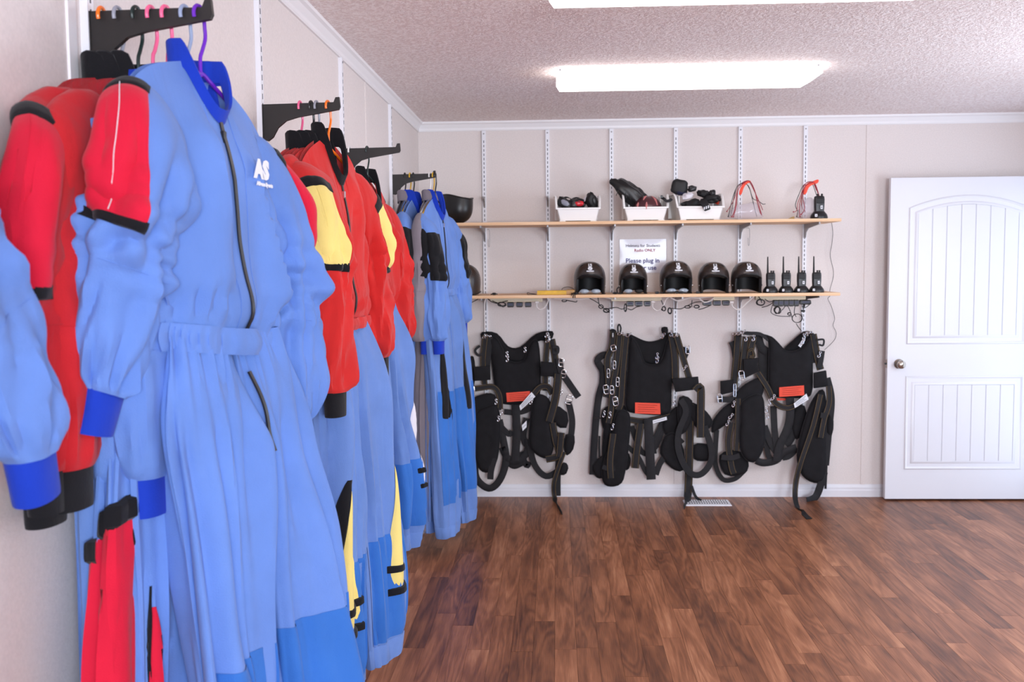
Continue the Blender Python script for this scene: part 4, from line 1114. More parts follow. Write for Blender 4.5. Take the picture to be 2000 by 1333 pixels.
radio('black handheld radio without antenna in charging cup on the upper shelf', 1601, ZU, antenna=False, k=1.12)

# ------------------------------------------------------------------ white bins and what lies in them
def bin_(label, px, rz, w=0.128, dep=0.24):
    cx = at(px, 420, Y=6.075).x
    root = thing('storage_bin', label, 'bin', (cx, 6.062, ZU), rz, group='white plastic storage bins')
    t = 0.0045; hf, hs, hb = 0.078, 0.160, 0.120; f = 0.018
    wb = w - f
    # front, back
    MB().prism([(-wb, 0, 0.008), (wb, 0, 0.008), (w, -0.012, hf), (-w, -0.012, hf)], (0, t, 0)).build('front_wall', 'white_plastic', root, smooth_=False)
    MB().prism([(-wb, dep - 0.01, 0.008), (wb, dep - 0.01, 0.008), (w, dep, hb), (-w, dep, hb)], (0, t, 0)).build('back_wall', 'white_plastic', root, smooth_=False)
    MB().box(-wb, wb, 0, dep, 0.006, 0.012).build('bottom', 'white_plastic', root, smooth_=False)
    for s in (-1, 1):
        cur = [(0.0, 0.008), (-0.012, hf)]
        n = 10
        for i in range(n + 1):
            q = i / n; cur.append((-0.008 + 0.085 * q, hf + (hs - hf) * (1 - (1 - q) ** 2.2)))
        cur += [(dep, hs), (dep, 0.008)]
        pts = [(s * (wb + f * max(0, (z_ - 0.008)) / (hf - 0.008)) if z_ < hf else s * (w + 0.004 * (z_ - hf) / (hs - hf)), y_, z_) for y_, z_ in cur]
        MB().prism(pts, (-s * t, 0, 0)).build('side_wall', 'white_plastic', root, smooth_=False)
        # folded rim along the side and the stacking post at its back end
        MB().tube([(p[0] + s * 0.004, p[1], p[2]) for p in pts[1:-1]], 0.0045, 6).build('rim', 'white_plastic', root)
        MB().box(s * w - 0.017 - (0.012 if s > 0 else -0.012), s * w + 0.017 - (0.012 if s > 0 else -0.012), dep - 0.012, dep - 0.006, 0.02, hs).build('post', 'white_plastic', root, smooth_=False)
        MB().box(s * w - s * 0.036, s * w - s * 0.030, dep - 0.14, dep - 0.012, 0.05, hs - 0.008).build('rib', 'white_plastic', root, smooth_=False)
    MB().bbox(-w - 0.006, w + 0.006, -0.020, -0.006, hf - 0.005, hf + 0.005, 0.002).build('front_rim', 'white_plastic', root, smooth_=False)
    for s in (-1, 1):
        MB().box(s * wb * 0.85 - 0.018, s * wb * 0.85 + 0.018, 0.005, dep - 0.01, 0.0, 0.007).build('foot', 'white_plastic', root, smooth_=False)
    return root
bin_('white plastic bin holding ski goggles, leftmost of the three bins', 1129, radians(2))
bin_('white plastic bin with the maroon helmet, middle of the three bins', 1261, radians(-1))
bin_('white plastic bin full of gloves and straps, rightmost of the three', 1367, radians(6), w=0.138)

def lump(name, label, cat, c, rx, ry, rz_, m, seed, amp=0.15, rot=(0, 0, 0), ns=22, nt=14, group=None, sq=1.0, root=None, part=None):
    """soft irregular body: ellipsoid with creases"""
    rings = []
    for i in range(nt + 1):
        th = pi * i / nt
        ring = []
        for j in range(ns):
            ph = 2 * pi * j / ns
            d = V((spow(sin(th), sq) * spow(cos(ph), sq), spow(sin(th), sq) * spow(sin(ph), sq), spow(cos(th), sq)))
            k = 1 + amp * (nz(d.x * 1.7 + seed, d.y * 1.7, d.z * 1.7) * 1.4 + 0.5 * nz(d.x * 4 + seed, d.y * 4, d.z * 4))
            ring.append(V((d.x * rx * k, d.y * ry * k, d.z * rz_ * k)))
        rings.append(ring)
    o = MB().loft(rings).build(part or name, m, root)
    if root is None: o.location = c
    else: o.location = c
    o.rotation_euler = rot
    if root is None: tag(o, label, cat, group)
    return o
def bx(px, py, Y=6.14): return at(px, py, Y=Y)
def goggles(label, px, py, frame_m, lens_m, strap_m, rz, tilt=0.0, Y=6.13):
    c = bx(px, py, Y); root = thing('ski_goggles', label, 'goggles', c, rz, group='ski goggles in the bin')
    lump('', '', '', V((0, 0, 0)), 0.054, 0.030, 0.031, frame_m, px * 0.1, 0.22, (0, tilt, 0), root=root, part='frame', sq=0.85)
    lump('', '', '', V((0.010, -0.020, 0.002)), 0.030, 0.014, 0.017, lens_m, px * 0.2, 0.05, (0, tilt, 0), root=root, part='lens', sq=0.85)
    st = [V((-0.05, 0.005, 0.0)), V((-0.035, 0.02, 0.028)), V((0.0, 0.03, 0.040)), V((0.035, 0.02, 0.026)), V((0.052, 0.005, -0.002))]
    MB().ribbon(st, 0.022, 0.003, face=V((0, 0.3, 1))).build('strap', strap_m, root)
    return root
goggles('dark ski goggles at the left side of the first bin', 1103, 398, 'black_plastic', 'grey_plastic', 'cloth_black', radians(-25), 0.5)
goggles('black and red ski goggles in the middle of the first bin', 1127, 399, 'black_plastic', 'red_plastic', 'cloth_black', radians(8))
goggles('black ski goggles with a white stripe standing up in the first bin', 1156, 394, 'black_rubber', 'black_plastic', 'cloth_white', radians(15), 1.25)
c = bx(1137, 400, 6.11); root = thing('sports_strap', 'red cord loop rising out of the first bin', 'strap', c)
MB().tube(smooth([V((0, 0.02, 0)), V((0.012, 0.02, 0.02)), V((0.035, 0.02, 0.035)), V((0.05, 0.02, 0.040))], 5), 0.0018, 6).build('cord', 'cord_red', root)
# middle bin
c = bx(1236, 383, 6.17)
root = thing('folded_bag', 'long black padded bag leaning out of the middle bin', 'bag', c)
lump('', '', '', V((0, 0, 0)), 0.155, 0.05, 0.050, 'black_plastic', 4.4, 0.22, (0, radians(38), 0), root=root, part='body', ns=28, nt=22, sq=0.8)
lump('', '', '', V((0.03, 0.03, 0.026)), 0.10, 0.03, 0.026, 'black_rubber', 8.4, 0.3, (0, radians(36), 0), root=root, part='flap')
for i in range(4):
    p0 = V((-0.085 + i * 0.018, -0.035, 0.055 - i * 0.008)); MB().tube(smooth([p0, p0 + V((-0.010 + 0.006 * i, -0.012, -0.03)), p0 + V((-0.02 + 0.012 * i, -0.014, -0.055 - 0.006 * (i % 2)))], 4), 0.0022, 6).build('lace', 'cord_black', root)
c = bx(1266, 400, 6.12)
root = thing('bicycle_helmet', 'maroon vented bicycle helmet lying in the middle bin', 'helmet', c)
rings = []
for i in range(13):
    th = pi / 2 * i / 12
    rings.append([(0.083 * sin(th) * cos(2 * pi * j / 32), 0.075 * sin(th) * sin(2 * pi * j / 32), 0.078 * cos(th) - 0.025 + 0.006 * sin(th) * (1 if (j // 3) % 2 else 0)) for j in range(32)])
MB().loft(rings).build('shell', 'maroon_shell', root)
for (ax, el, ln) in ((-55, 15, 0.014), (-12, 12, 0.018), (36, 40, 0.032), (-30, 55, 0.02)):
    f = radians(ax); e = radians(el)
    def sp(e_): return V((0.085 * cos(e_) * sin(f), -0.077 * cos(e_) * cos(f), 0.080 * sin(e_) - 0.025))
    MB().tube([sp(e - 0.3 * ln / 0.02), sp(e), sp(e + 0.3 * ln / 0.02)], [0.003, 0.0075, 0.003], 8).build('vent', 'pink_vent', root)
c = bx(1300, 392, 6.05)
root = thing('chin_strap', 'black strap with buckle hanging over the edge of the middle bin', 'strap', c)
MB().ribbon([V((-0.022, 0.03, 0.02)), V((-0.012, 0.0, 0.012)), V((0.005, -0.006, -0.003)), V((0.025, -0.004, 0.0)), V((0.036, 0.0, 0.010))], 0.018, 0.006, face=V((0, -1, 0.2))).build('webbing', 'webbing_black', root)
MB().bbox(-0.03, -0.016, -0.004, 0.012, 0.014, 0.032, 0.003).build('buckle', 'black_plastic', root, smooth_=False)
# right bin
c = bx(1327, 366, 6.18)
root = thing('padded_pouch', 'boxy black padded pouch sticking out of the right bin', 'pouch', c, radians(-10))
lump('', '', '', V((0, 0, 0)), 0.050, 0.04, 0.045, 'black_rubber', 12.2, 0.12, (0, 0.15, 0), root=root, part='body', sq=0.55)
lump('', '', '', V((0.008, -0.006, -0.035)), 0.046, 0.036, 0.016, 'cloth_navy', 15.2, 0.15, (0, 0.25, 0), root=root, part='lower_edge') if 'cloth_navy' in MATS else None
gl = [('black_rubber', 1351, 400, 0.065, 0.035, 0.030, 'black folded glove low in the right bin'), ('black_plastic', 1352, 369, 0.026, 0.022, 0.018, 'small grey goggle lens on top of the right bin'), ('black_rubber', 1374, 379, 0.040, 0.03, 0.022, 'black glove with a yellow trim in the right bin'),
      ('black_rubber', 1388, 389, 0.050, 0.03, 0.024, 'black glove lying across the right bin'), ('black_plastic', 1391, 379, 0.020, 0.018, 0.022, 'small black buckle on top of the right bin'), ('tag_orange', 1402, 392, 0.026, 0.02, 0.022, 'orange and red strap end in the right bin'), ('cloth_white', 1343, 383, 0.034, 0.024, 0.018, 'off white cloth strap folded in the right bin')]
for i, (m, px, py, rx, ry, rz_, lab) in enumerate(gl):
    c = bx(px, py, 6.14 + 0.012 * (i % 3))
    nm = ['glove', 'goggle_lens', 'glove', 'glove', 'buckle', 'strap', 'strap'][i]
    root = thing(nm, lab, nm.replace('_', ' '), c, random.uniform(-0.5, 0.5), group='sports gear in the right bin')
    lump('', '', '', V((0, 0, 0)), rx, ry, rz_, m, 20 + i * 3.3, 0.25, (random.uniform(-.3, .3), random.uniform(-.4, .4), 0), root=root, part='body', sq=0.8)
    if nm == 'glove':
        for k_ in range(4):
            MB().tube(smooth([V((rx * 0.7, -0.012 + 0.009 * k_, 0)), V((rx * 1.1, -0.014 + 0.01 * k_, 0.004 - 0.004 * k_)), V((rx * 1.35, -0.015 + 0.011 * k_, -0.012))], 4), [0.008] * 8 + [0.005], 7).build('finger', m, root)
c = bx(1378, 402, 6.035)
root = thing('hanging_strap', 'black and white patterned strap hanging over the front of the right bin', 'strap', c)
MB().ribbon([V((-0.03, 0.05, 0.025)), V((-0.012, 0.012, 0.022)), V((0.0, -0.006, 0.0)), V((0.012, -0.010, -0.028))], [0.05, 0.045, 0.04, 0.03], 0.006, face=V((0, -1, 0.3))).build('webbing', 'webbing_black', root)
for k_ in range(3):
    MB().box(-0.012 + k_ * 0.012, -0.006 + k_ * 0.012, -0.016, -0.0125, -0.024 + 0.004 * k_, -0.008 + 0.004 * k_).build('stripe', 'label_white', root, smooth_=False)

# ------------------------------------------------------------------ clear drawstring pouches
def slab(outline, Y, thick, puff, step=0.012):
    """padded panel: outline of points in the wall plane, front face bulging towards the room; returns MB"""
    P = [(p.x, p.z) for p in outline]; n = len(P)
    def dist(x, z):
        best = 9
        for i in range(n):
            x1, z1 = P[i]; x2, z2 = P[(i + 1) % n]; dx, dz = x2 - x1, z2 - z1; L2 = dx * dx + dz * dz
            t = 0 if L2 == 0 else max(0, min(1, ((x - x1) * dx + (z - z1) * dz) / L2))
            best = min(best, sqrt((x - x1 - t * dx) ** 2 + (z - z1 - t * dz) ** 2))
        return best
    def inside(x, z):
        r = False
        for i in range(n):
            x1, z1 = P[i]; x2, z2 = P[(i + 1) % n]
            if (z1 > z) != (z2 > z) and x < (x2 - x1) * (z - z1) / (z2 - z1) + x1: r = not r
        return r
    verts = [V((x, z)) for x, z in P]
    x0, x1 = min(p[0] for p in P), max(p[0] for p in P); z0, z1 = min(p[1] for p in P), max(p[1] for p in P)
    nx = max(2, int((x1 - x0) / step)); nzz = max(2, int((z1 - z0) / step))
    for i in range(nx):
        for j in range(nzz):
            x, z = x0 + (x1 - x0) * (i + 0.5) / nx, z0 + (z1 - z0) * (j + 0.5) / nzz
            if inside(x, z) and dist(x, z) > step * 0.4: verts.append(V((x, z)))
    vo, eo, fo, _, _, _ = delaunay_2d_cdt(verts, [(i, (i + 1) % n) for i in range(n)], [], 1, 1e-5)
    mb = MB(); b = 0; m = len(vo)
    for v in vo:
        d = dist(v.x, v.y); k = min(1, d / max(1e-4, puff[1])); k = sqrt(max(0, 1 - (1 - k) ** 2))
        y = Y - thick * 0.5 - puff[0] * k - 0.10 * puff[0] * nz(v.x * 40, v.y * 30, 1.0) * k
        mb.v.append(V((v.x, y, v.y)))
    for v in vo: mb.v.append(V((v.x, Y + thick * 0.5, v.y)))
    for f in fo:
        mb.f.append(tuple(f)); mb.f.append(tuple(i + m for i in f)[::-1])
    # rim
    key = {}
    for f in fo:
        for a_, b_ in zip(f, list(f[1:]) + [f[0]]):
            e = (min(a_, b_), max(a_, b_)); key.setdefault(e, []).append((a_, b_))
    for e, l in key.items():
        if len(l) == 1:
            a_, b_ = l[0]; mb.f.append((b_, a_, a_ + m, b_ + m))
    return mb
def pouch(label, outline, cords, tab, Y=6.13):
    cvt = lambda x, y, YY=Y: at(1400 + x / 7.692, 330 + y / 7.692, Y=YY)
    base_ = cvt(outline[0][0], outline[0][1]); base_.z = ZU
    root = thing('drawstring_pouch', label, 'pouch', (0, 0, 0), group='clear drawstring pouches')
    pts = smooth([cvt(x, y) for x, y in outline], 4, loop=True)
    for p in pts: p.z = max(p.z, ZU + 0.001)
    slab(pts, Y, 0.012, (0.028, 0.06)).build('vinyl_bag', 'clear_vinyl', root)
    for i, (m, path) in enumerate(cords):
        pp = smooth([cvt(x, y, Y - 0.035 + 0.012 * (i % 4)) for x, y in path], 6)
        for p in pp: p.z = max(p.z, ZU + 0.0025)
        cd = MB().tube(pp, 0.0021, 6).build('drawstring', m, root)
        e = pp[0]; MB().tube([e + V((0, 0, 0.006)), e + V((0, -0.001, 0)), e + V((-0.001, 0, -0.0015))], [0.003, 0.0042, 0.002], 6).build('knot', m, cd)
    slab(smooth([cvt(x, y, Y - 0.02) for x, y in tab], 3, loop=True), Y - 0.030, 0.006, (0.004, 0.006)).build('orange_tab', 'tag_orange', root)
    return root
pouch('clear pouch with red and black drawstrings beside the right bin', [(180, 738), (215, 620), (300, 552), (450, 525), (560, 500), (640, 590), (668, 738)],
      [('cord_red', [(250, 725), (290, 560), (320, 330), (400, 220), (490, 182), (560, 300), (620, 500), (675, 700)]), ('cord_black', [(175, 720), (240, 430), (320, 250), (430, 215), (500, 320), (520, 400), (600, 715)]),
       ('cord_red', [(150, 645), (250, 480), (330, 260), (470, 187), (580, 370), (690, 620)]), ('cord_black', [(210, 705), (280, 330), (350, 230), (470, 250), (540, 440), (620, 480), (690, 530), (730, 525)]), ('cord_red', [(225, 725), (275, 600), (300, 380), (370, 240), (480, 178), (570, 330), (600, 480), (660, 680)])],
      [(330, 385), (365, 385), (395, 300), (440, 232), (500, 205), (492, 180), (420, 200), (350, 290)])
pouch('clear pouch with red drawstrings beside the radio on the upper shelf', [(1215, 738), (1232, 600), (1300, 480), (1400, 430), (1470, 490), (1480, 610), (1500, 738)],
      [('cord_red', [(1150, 652), (1200, 625), (1215, 520), (1260, 400), (1330, 225), (1420, 192), (1480, 230), (1540, 410)]), ('cord_red', [(1250, 725), (1240, 560), (1290, 350), (1350, 230), (1440, 205), (1500, 300), (1520, 420)]),
       ('cord_red', [(1330, 650), (1275, 560), (1280, 400), (1315, 240), (1430, 195), (1500, 330)]), ('cord_black', [(1200, 722), (1215, 640), (1182, 540), (1240, 370), (1310, 240), (1420, 205), (1500, 400)]), ('cord_red', [(1265, 690), (1320, 600), (1295, 420), (1330, 260), (1450, 200)])],
      [(1290, 375), (1335, 375), (1370, 290), (1425, 245), (1510, 215), (1515, 162), (1420, 195), (1330, 240)])
o = MB().prism([(0, 0, 0), (0.048, 0, 0), (0.048, 0, 0.017), (0.042, 0, 0.018)], (0, 0.03, 0)).build('rubber_wedge', 'yellow_brown', smooth_=False) if 'yellow_brown' in MATS else MB().prism([(0, 0, 0), (0.048, 0, 0), (0.048, 0, 0.017), (0.042, 0, 0.018)], (0, 0.03, 0)).build('rubber_wedge', 'yellow_plastic', smooth_=False)
o.location = V((at(1536, 424, Y=6.12).x, 6.12, ZU)); tag(o, 'small tan wedge lying on the upper shelf between the pouches', 'wedge')

# ------------------------------------------------------------------ yellow case, plugs, power strips and cords
c = at(1049, 572, Y=6.06)
root = thing('yellow_case', 'flat yellow case with brown end lying on the lower shelf', 'case', (c.x, 6.06, ZLO))
MB().bbox(0, 0.178, 0, 0.05, 0.0, 0.026, 0.003).build('body', 'yellow_plastic', root, smooth_=False)
MB().bbox(0.178, 0.228, 0.002, 0.048, 0.001, 0.030, 0.003).build('end_cap', 'amber_plastic', root, smooth_=False)
C5 = lambda x, y, Y=6.06: at(880 + x / 5.263, 550 + y / 5.263, Y=Y)
C6 = lambda x, y, Y=6.06: at(1240 + x / 4.762, 550 + y / 4.762, Y=Y)
def strip(label, a, b, adapters, zdrop=0.024, dark=()):
    """a, b: left and right end (points); adapters: list of (x0, x1) in metres from the left end"""
    root = thing('power_strip', label, 'power strip', (a.x, 6.075, ZLO - 0.0187 - zdrop), group='power strips under the shelf')
    L_ = b.x - a.x
    MB().bbox(0, L_, 0, 0.045, 0, zdrop, 0.003).build('case', 'beige_plastic', root, smooth_=False)
    MB().box(0.004, L_ - 0.004, -0.0008, 0.0, zdrop * 0.45, zdrop * 0.5).build('groove', 'slot_dark', root, smooth_=False)
    return root
def adapter(label, x0, x1, ztop, h=0.032, m='black_plastic'):
    root = thing('plug_adapter', label, 'charger', (x0, 6.078, ztop - h), group='black charger plugs')
    w = x1 - x0
    MB().bbox(0, w, -0.004, 0.036, 0, h, 0.005).build('body', m, root, smooth_=False)
    MB().box(w * 0.15, w * 0.85, -0.0046, -0.004, h * 0.35, h * 0.75).build('label_plate', 'print_dark', root, smooth_=False)
zs = ZLO - 0.0187 - 0.024
strip('beige power strip under the lower shelf, leftmost', C5(410, 180), C5(945, 180), [])
strip('beige power strip under the lower shelf below the second helmet', C5(1655, 180), C6(250, 150), [])
strip('short beige power strip under the lower shelf below the fourth helmet', C6(735, 150), C6(930, 150), [])
strip('beige power strip under the lower shelf below the radios', C6(1130, 150), C6(1595, 150), [])
ads = [(C5(580, 225).x, C5(648, 225).x, 'black charger plug in the leftmost power strip, first of three'), (C5(672, 225).x, C5(740, 225).x, 'black charger plug in the leftmost power strip, second of three'), (C5(762, 225).x, C5(830, 225).x, 'black charger plug in the leftmost power strip, third of three'),
       (C5(1815, 225).x, C5(1885, 225).x, 'black charger plug in the second power strip, first of three'), (C6(5, 200).x, C6(75, 200).x, 'black charger plug in the second power strip, second of three'), (C6(90, 200).x, C6(150, 200).x, 'black charger plug in the second power strip, third of three'),
       (C6(640, 195).x, C6(718, 195).x, 'black charger plug left of the short power strip'), (C6(735, 195).x, C6(805, 195).x, 'black charger plug in the short power strip, left'), (C6(822, 195).x, C6(886, 195).x, 'black charger plug in the short power strip, right')]
for x0, x1, lab in ads: adapter(lab, x0, x1, zs)
for k_ in range(5):
    a = C6(1297 + k_ * 48, 195).x; b = C6(1297 + k_ * 48 + 44, 195).x
    adapter('black radio charger plug below the radios, %s from the left' % ordn[k_], a, b, zs, h=0.040)
adapter('black plug lying sideways at the end of the radio charger plugs', C6(1545, 195).x, C6(1645, 195).x, zs - 0.002, h=0.028)
def cord(label, paths, m='cord_black', r=0.0029, plugs=(), name='electric_cable', cat='cable'):
    """one cord: several runs of the same lead, each a smooth tube"""
    if len(paths) == 1 and not plugs:
        return tag(MB().tube(smooth(paths[0], 6), r, 6).build(name, m), label, cat, 'cords under the shelf')
    root = thing(name, label, cat, (0, 0, 0), group='cords under the shelf')
    for i, pth in enumerate(paths):
        MB().tube(smooth(pth, 6), r, 6).build('lead', m, root)
    for p in plugs:
        MB().bbox(p.x - 0.011, p.x + 0.011, p.y - 0.007, p.y + 0.007, p.z - 0.007, p.z + 0.007, 0.003).build('plug', m, root, smooth_=False)
    return root
def coil(c, rx, rz_, n, seed, ry=0.012):
    rnd = random.Random(seed); out = []
    for i in range(n * 9):
        a = 2 * pi * i / 9; k = 1 + 0.28 * nz(i * 0.3, seed)
        out.append(c + V((rx * k * cos(a + seed) + rx * 0.3 * nz(i * 0.15, seed + 3), ry * sin(a * 0.7), rz_ * k * sin(a + seed) + rz_ * 0.3 * nz(i * 0.17, seed + 9))))
    return out
W_ = 'cord_white'
cord('white cord looping down beside the leftmost power strip', [[C5(890, 205), C5(885, 260), C5(925, 292), C5(980, 250), C5(1010, 185), C5(1045, 160)]], W_, 0.0042, [C5(890, 215)])
cord('white cords running along the shelf underside below the yellow case', [[C5(1030, 160), C5(1100, 178), C5(1250, 182), C5(1430, 178)], [C5(1110, 158), C5(1200, 168), C5(1330, 186), C5(1420, 168)], [C5(1560, 160), C5(1610, 170), C5(1655, 180)]], W_, 0.0042)
cord('white cord looping below the second power strip', [[C6(170, 185), C6(165, 240), C6(210, 272), C6(260, 230), C6(290, 165), C6(330, 140)]], W_, 0.0042, [C6(170, 190)])
cord('white cords sagging between the second and the short power strip', [[C6(330, 150), C6(400, 180), C6(500, 155), C6(600, 140), C6(700, 145)], [C6(590, 150), C6(640, 192), C6(700, 182), C6(730, 155)], [C6(470, 135), C6(560, 155), C6(650, 148), C6(735, 140)]], W_, 0.0042)
cord('white cord looping right of the short power strip', [[C6(900, 190), C6(908, 235), C6(965, 262), C6(1040, 200), C6(1110, 135)]], W_, 0.0042, [C6(900, 195)])
cord('beige cord running down the first shelf standard', [[C5(370, 165), C5(352, 210), C5(348, 320), C5(350, 420), C5(352, 520)]], W_, 0.0042)
cord('black cord with plug end beside the blue sleeve under the shelf', [[C5(285, 180), C5(240, 205), C5(200, 222), C5(160, 235)]], plugs=[C5(185, 226)])
cord('bundled black cord at the left of the leftmost power strip', [coil(C5(525, 235), 0.022, 0.011, 3, 1), [C5(380, 175), C5(420, 208), C5(480, 225), C5(560, 205), C5(590, 200)], [C5(430, 200), C5(500, 232), C5(540, 262), C5(575, 240)]])
cord('black cord knotted below the shelf under the first helmet', [coil(C5(1170, 198), 0.014, 0.006, 2, 4), [C5(1195, 195), C5(1250, 205), C5(1290, 212), C5(1300, 198)]])
cord('black cord bundle hanging left of the third standard', [[C5(1430, 175), C5(1480, 200), C5(1530, 232)], [C5(1515, 165), C5(1520, 200), C5(1528, 240)], coil(C5(1545, 258), 0.013, 0.012, 2, 2), coil(C5(1600, 300), 0.016, 0.012, 3, 6), [C5(1530, 245), C5(1580, 280), C5(1635, 322)], [C5(1600, 285), C5(1700, 268), C5(1760, 285), C5(1800, 270)]])
cord('black cord loop hanging beside the second power strip', [coil(C5(1797, 270), 0.008, 0.022, 2, 3), [C5(1820, 280), C5(1860, 292), C5(1910, 265), C5(1960, 252)]])
cord('tangled black cord hanging right of the second power strip', [[C6(245, 175), C6(262, 215), C6(280, 240)], coil(C6(268, 255), 0.012, 0.011, 2, 8), coil(C6(325, 275), 0.010, 0.018, 3, 9), [C6(340, 250), C6(420, 256), C6(470, 236)]])
cord('black cord with two bundles left of the short power strip', [coil(C6(490, 238), 0.016, 0.007, 3, 12), coil(C6(575, 236), 0.016, 0.008, 3, 13), [C6(532, 175), C6(528, 210), C6(530, 240)], [C6(490, 225), C6(560, 195), C6(640, 188)], [C6(590, 262), C6(640, 250), C6(705, 222)]])
cord('coiled black cord under the shelf left of the radio chargers', [coil(C6(1170, 195), 0.022, 0.018, 4, 15), [C6(1210, 165), C6(1250, 190), C6(1300, 180)], [C6(1180, 242), C6(1240, 225), C6(1295, 190)], [C6(1150, 140), C6(1170, 170), C6(1180, 200)]])
cord('tangled black radio charger cord with a round coil hanging down', [coil(C6(1325, 270), 0.018, 0.020, 4, 17), [C6(1280, 220), C6(1268, 290), C6(1340, 322), C6(1450, 326)], [C6(1510, 300) + V((0.030 * cos(a * 0.7), 0.004 * sin(a), -0.028 + 0.026 * sin(a * 0.7))) for a in range(28)], [C6(1420, 225), C6(1445, 280), C6(1465, 350)], [C6(1490, 225), C6(1482, 290), C6(1500, 330)], coil(C6(1437, 303), 0.008, 0.008, 2, 19), [C6(1500, 392), C6(1520, 425), C6(1550, 462)], [C6(1365, 270), C6(1385, 250), C6(1400, 225)]], r=0.0024)
cord('short black cord with plug hanging by the last standard', [[C6(1555, 225), C6(1565, 250), C6(1572, 290)], [C6(1640, 200), C6(1600, 235), C6(1560, 255)], [C6(1552, 300), C6(1555, 350), C6(1530, 380)]], r=0.0024, plugs=[C6(1563, 275)])
rc = [(1624, 434), (1626.5, 455), (1624.5, 478), (1621.5, 500), (1628, 535), (1621, 566)]
rc2 = [(1621, 578), (1617, 584), (1624, 600), (1630, 622), (1627, 636), (1633, 650), (1631, 662), (1623, 672), (1610, 684)]
cord('thin black cord hanging down the wall past the right shelf ends', [[at(x, y, Y=6.40) for x, y in rc + rc2]], r=0.0016)
cord('small black plug and cord lying on the lower shelf', [[V((at(965, 570, Y=6.1).x - 0.02, 6.1, ZLO + 0.004)), V((at(965, 570, Y=6.1).x, 6.09, ZLO + 0.010)), V((at(965, 570, Y=6.1).x + 0.02, 6.1, ZLO + 0.006))]], plugs=[V((at(965, 570, Y=6.1).x, 6.1, ZLO + 0.008))])
def sc(px, dz, Y): p = at(px, 560, Y=Y); return V((p.x, Y, ZLO + dz))
cord('black looped cord on the lower shelf left of the yellow case', [[sc(1048, 0.004, 6.05), sc(1038, 0.005, 6.04), sc(1031, 0.004, 6.05), sc(1030, 0.014, 6.06), sc(1036, 0.010, 6.06), sc(1047, 0.004, 6.07)]], r=0.002)
cord('black cord arching over the yellow case to the first helmet', [[sc(1097, 0.03, 6.08), sc(1100, 0.040, 6.10), sc(1110, 0.046, 6.12), sc(1120, 0.034, 6.10), sc(1124, 0.010, 6.05)]], r=0.0018)
cord('black plug cords drooping over the shelf edge at the first helmet', [[sc(1125, 0.004, 6.04), sc(1120, 0.012, 6.025), sc(1120, 0.0, 6.014), sc(1119, -0.02, 6.013)], [sc(1126, 0.004, 6.04), sc(1123, 0.012, 6.025), sc(1123, 0.0, 6.014), sc(1123, -0.018, 6.013)], [sc(1118, 0.004, 6.04), sc(1117, 0.010, 6.025), sc(1116, -0.004, 6.014)]], r=0.0028, plugs=[sc(1124, 0.008, 6.045)])
cord('black audio plug on the shelf left of the second helmet', [[sc(1197, 0.007, 6.05), sc(1205, 0.007, 6.04), sc(1213, 0.006, 6.05)], [sc(1206, 0.008, 6.05), sc(1205, 0.03, 6.06), sc(1209, 0.045, 6.07)]], r=0.004, plugs=[sc(1201, 0.008, 6.05)])
cord('black plug on the shelf left of the third helmet', [[sc(1281, 0.006, 6.06), sc(1286, 0.007, 6.05), sc(1294, 0.005, 6.05)]], r=0.0022, plugs=[sc(1283, 0.008, 6.055)])
cord('black plug on the shelf between the third and fourth helmets', [[sc(1355, 0.005, 6.05), sc(1362, 0.007, 6.05), sc(1368, 0.006, 6.06)]], r=0.0022, plugs=[sc(1363, 0.008, 6.05)])
cord('black and yellow plug cords lying inside the third helmet opening', [[sc(1298, 0.006, 6.05), sc(1308, 0.010, 6.035), sc(1320, 0.012, 6.035), sc(1332, 0.008, 6.035), sc(1346, 0.006, 6.05)]], r=0.003, plugs=[sc(1322, 0.010, 6.04), sc(1331, 0.008, 6.04)])
cord('white cable lying on the floor behind the grey trouser leg', [[at(790, 1056, Z=0.007), at(806, 1054, Z=0.007), at(820, 1047, Z=0.007), at(830, 1036, Z=0.007), at(828, 1025, Z=0.007)]], W_, 0.006)

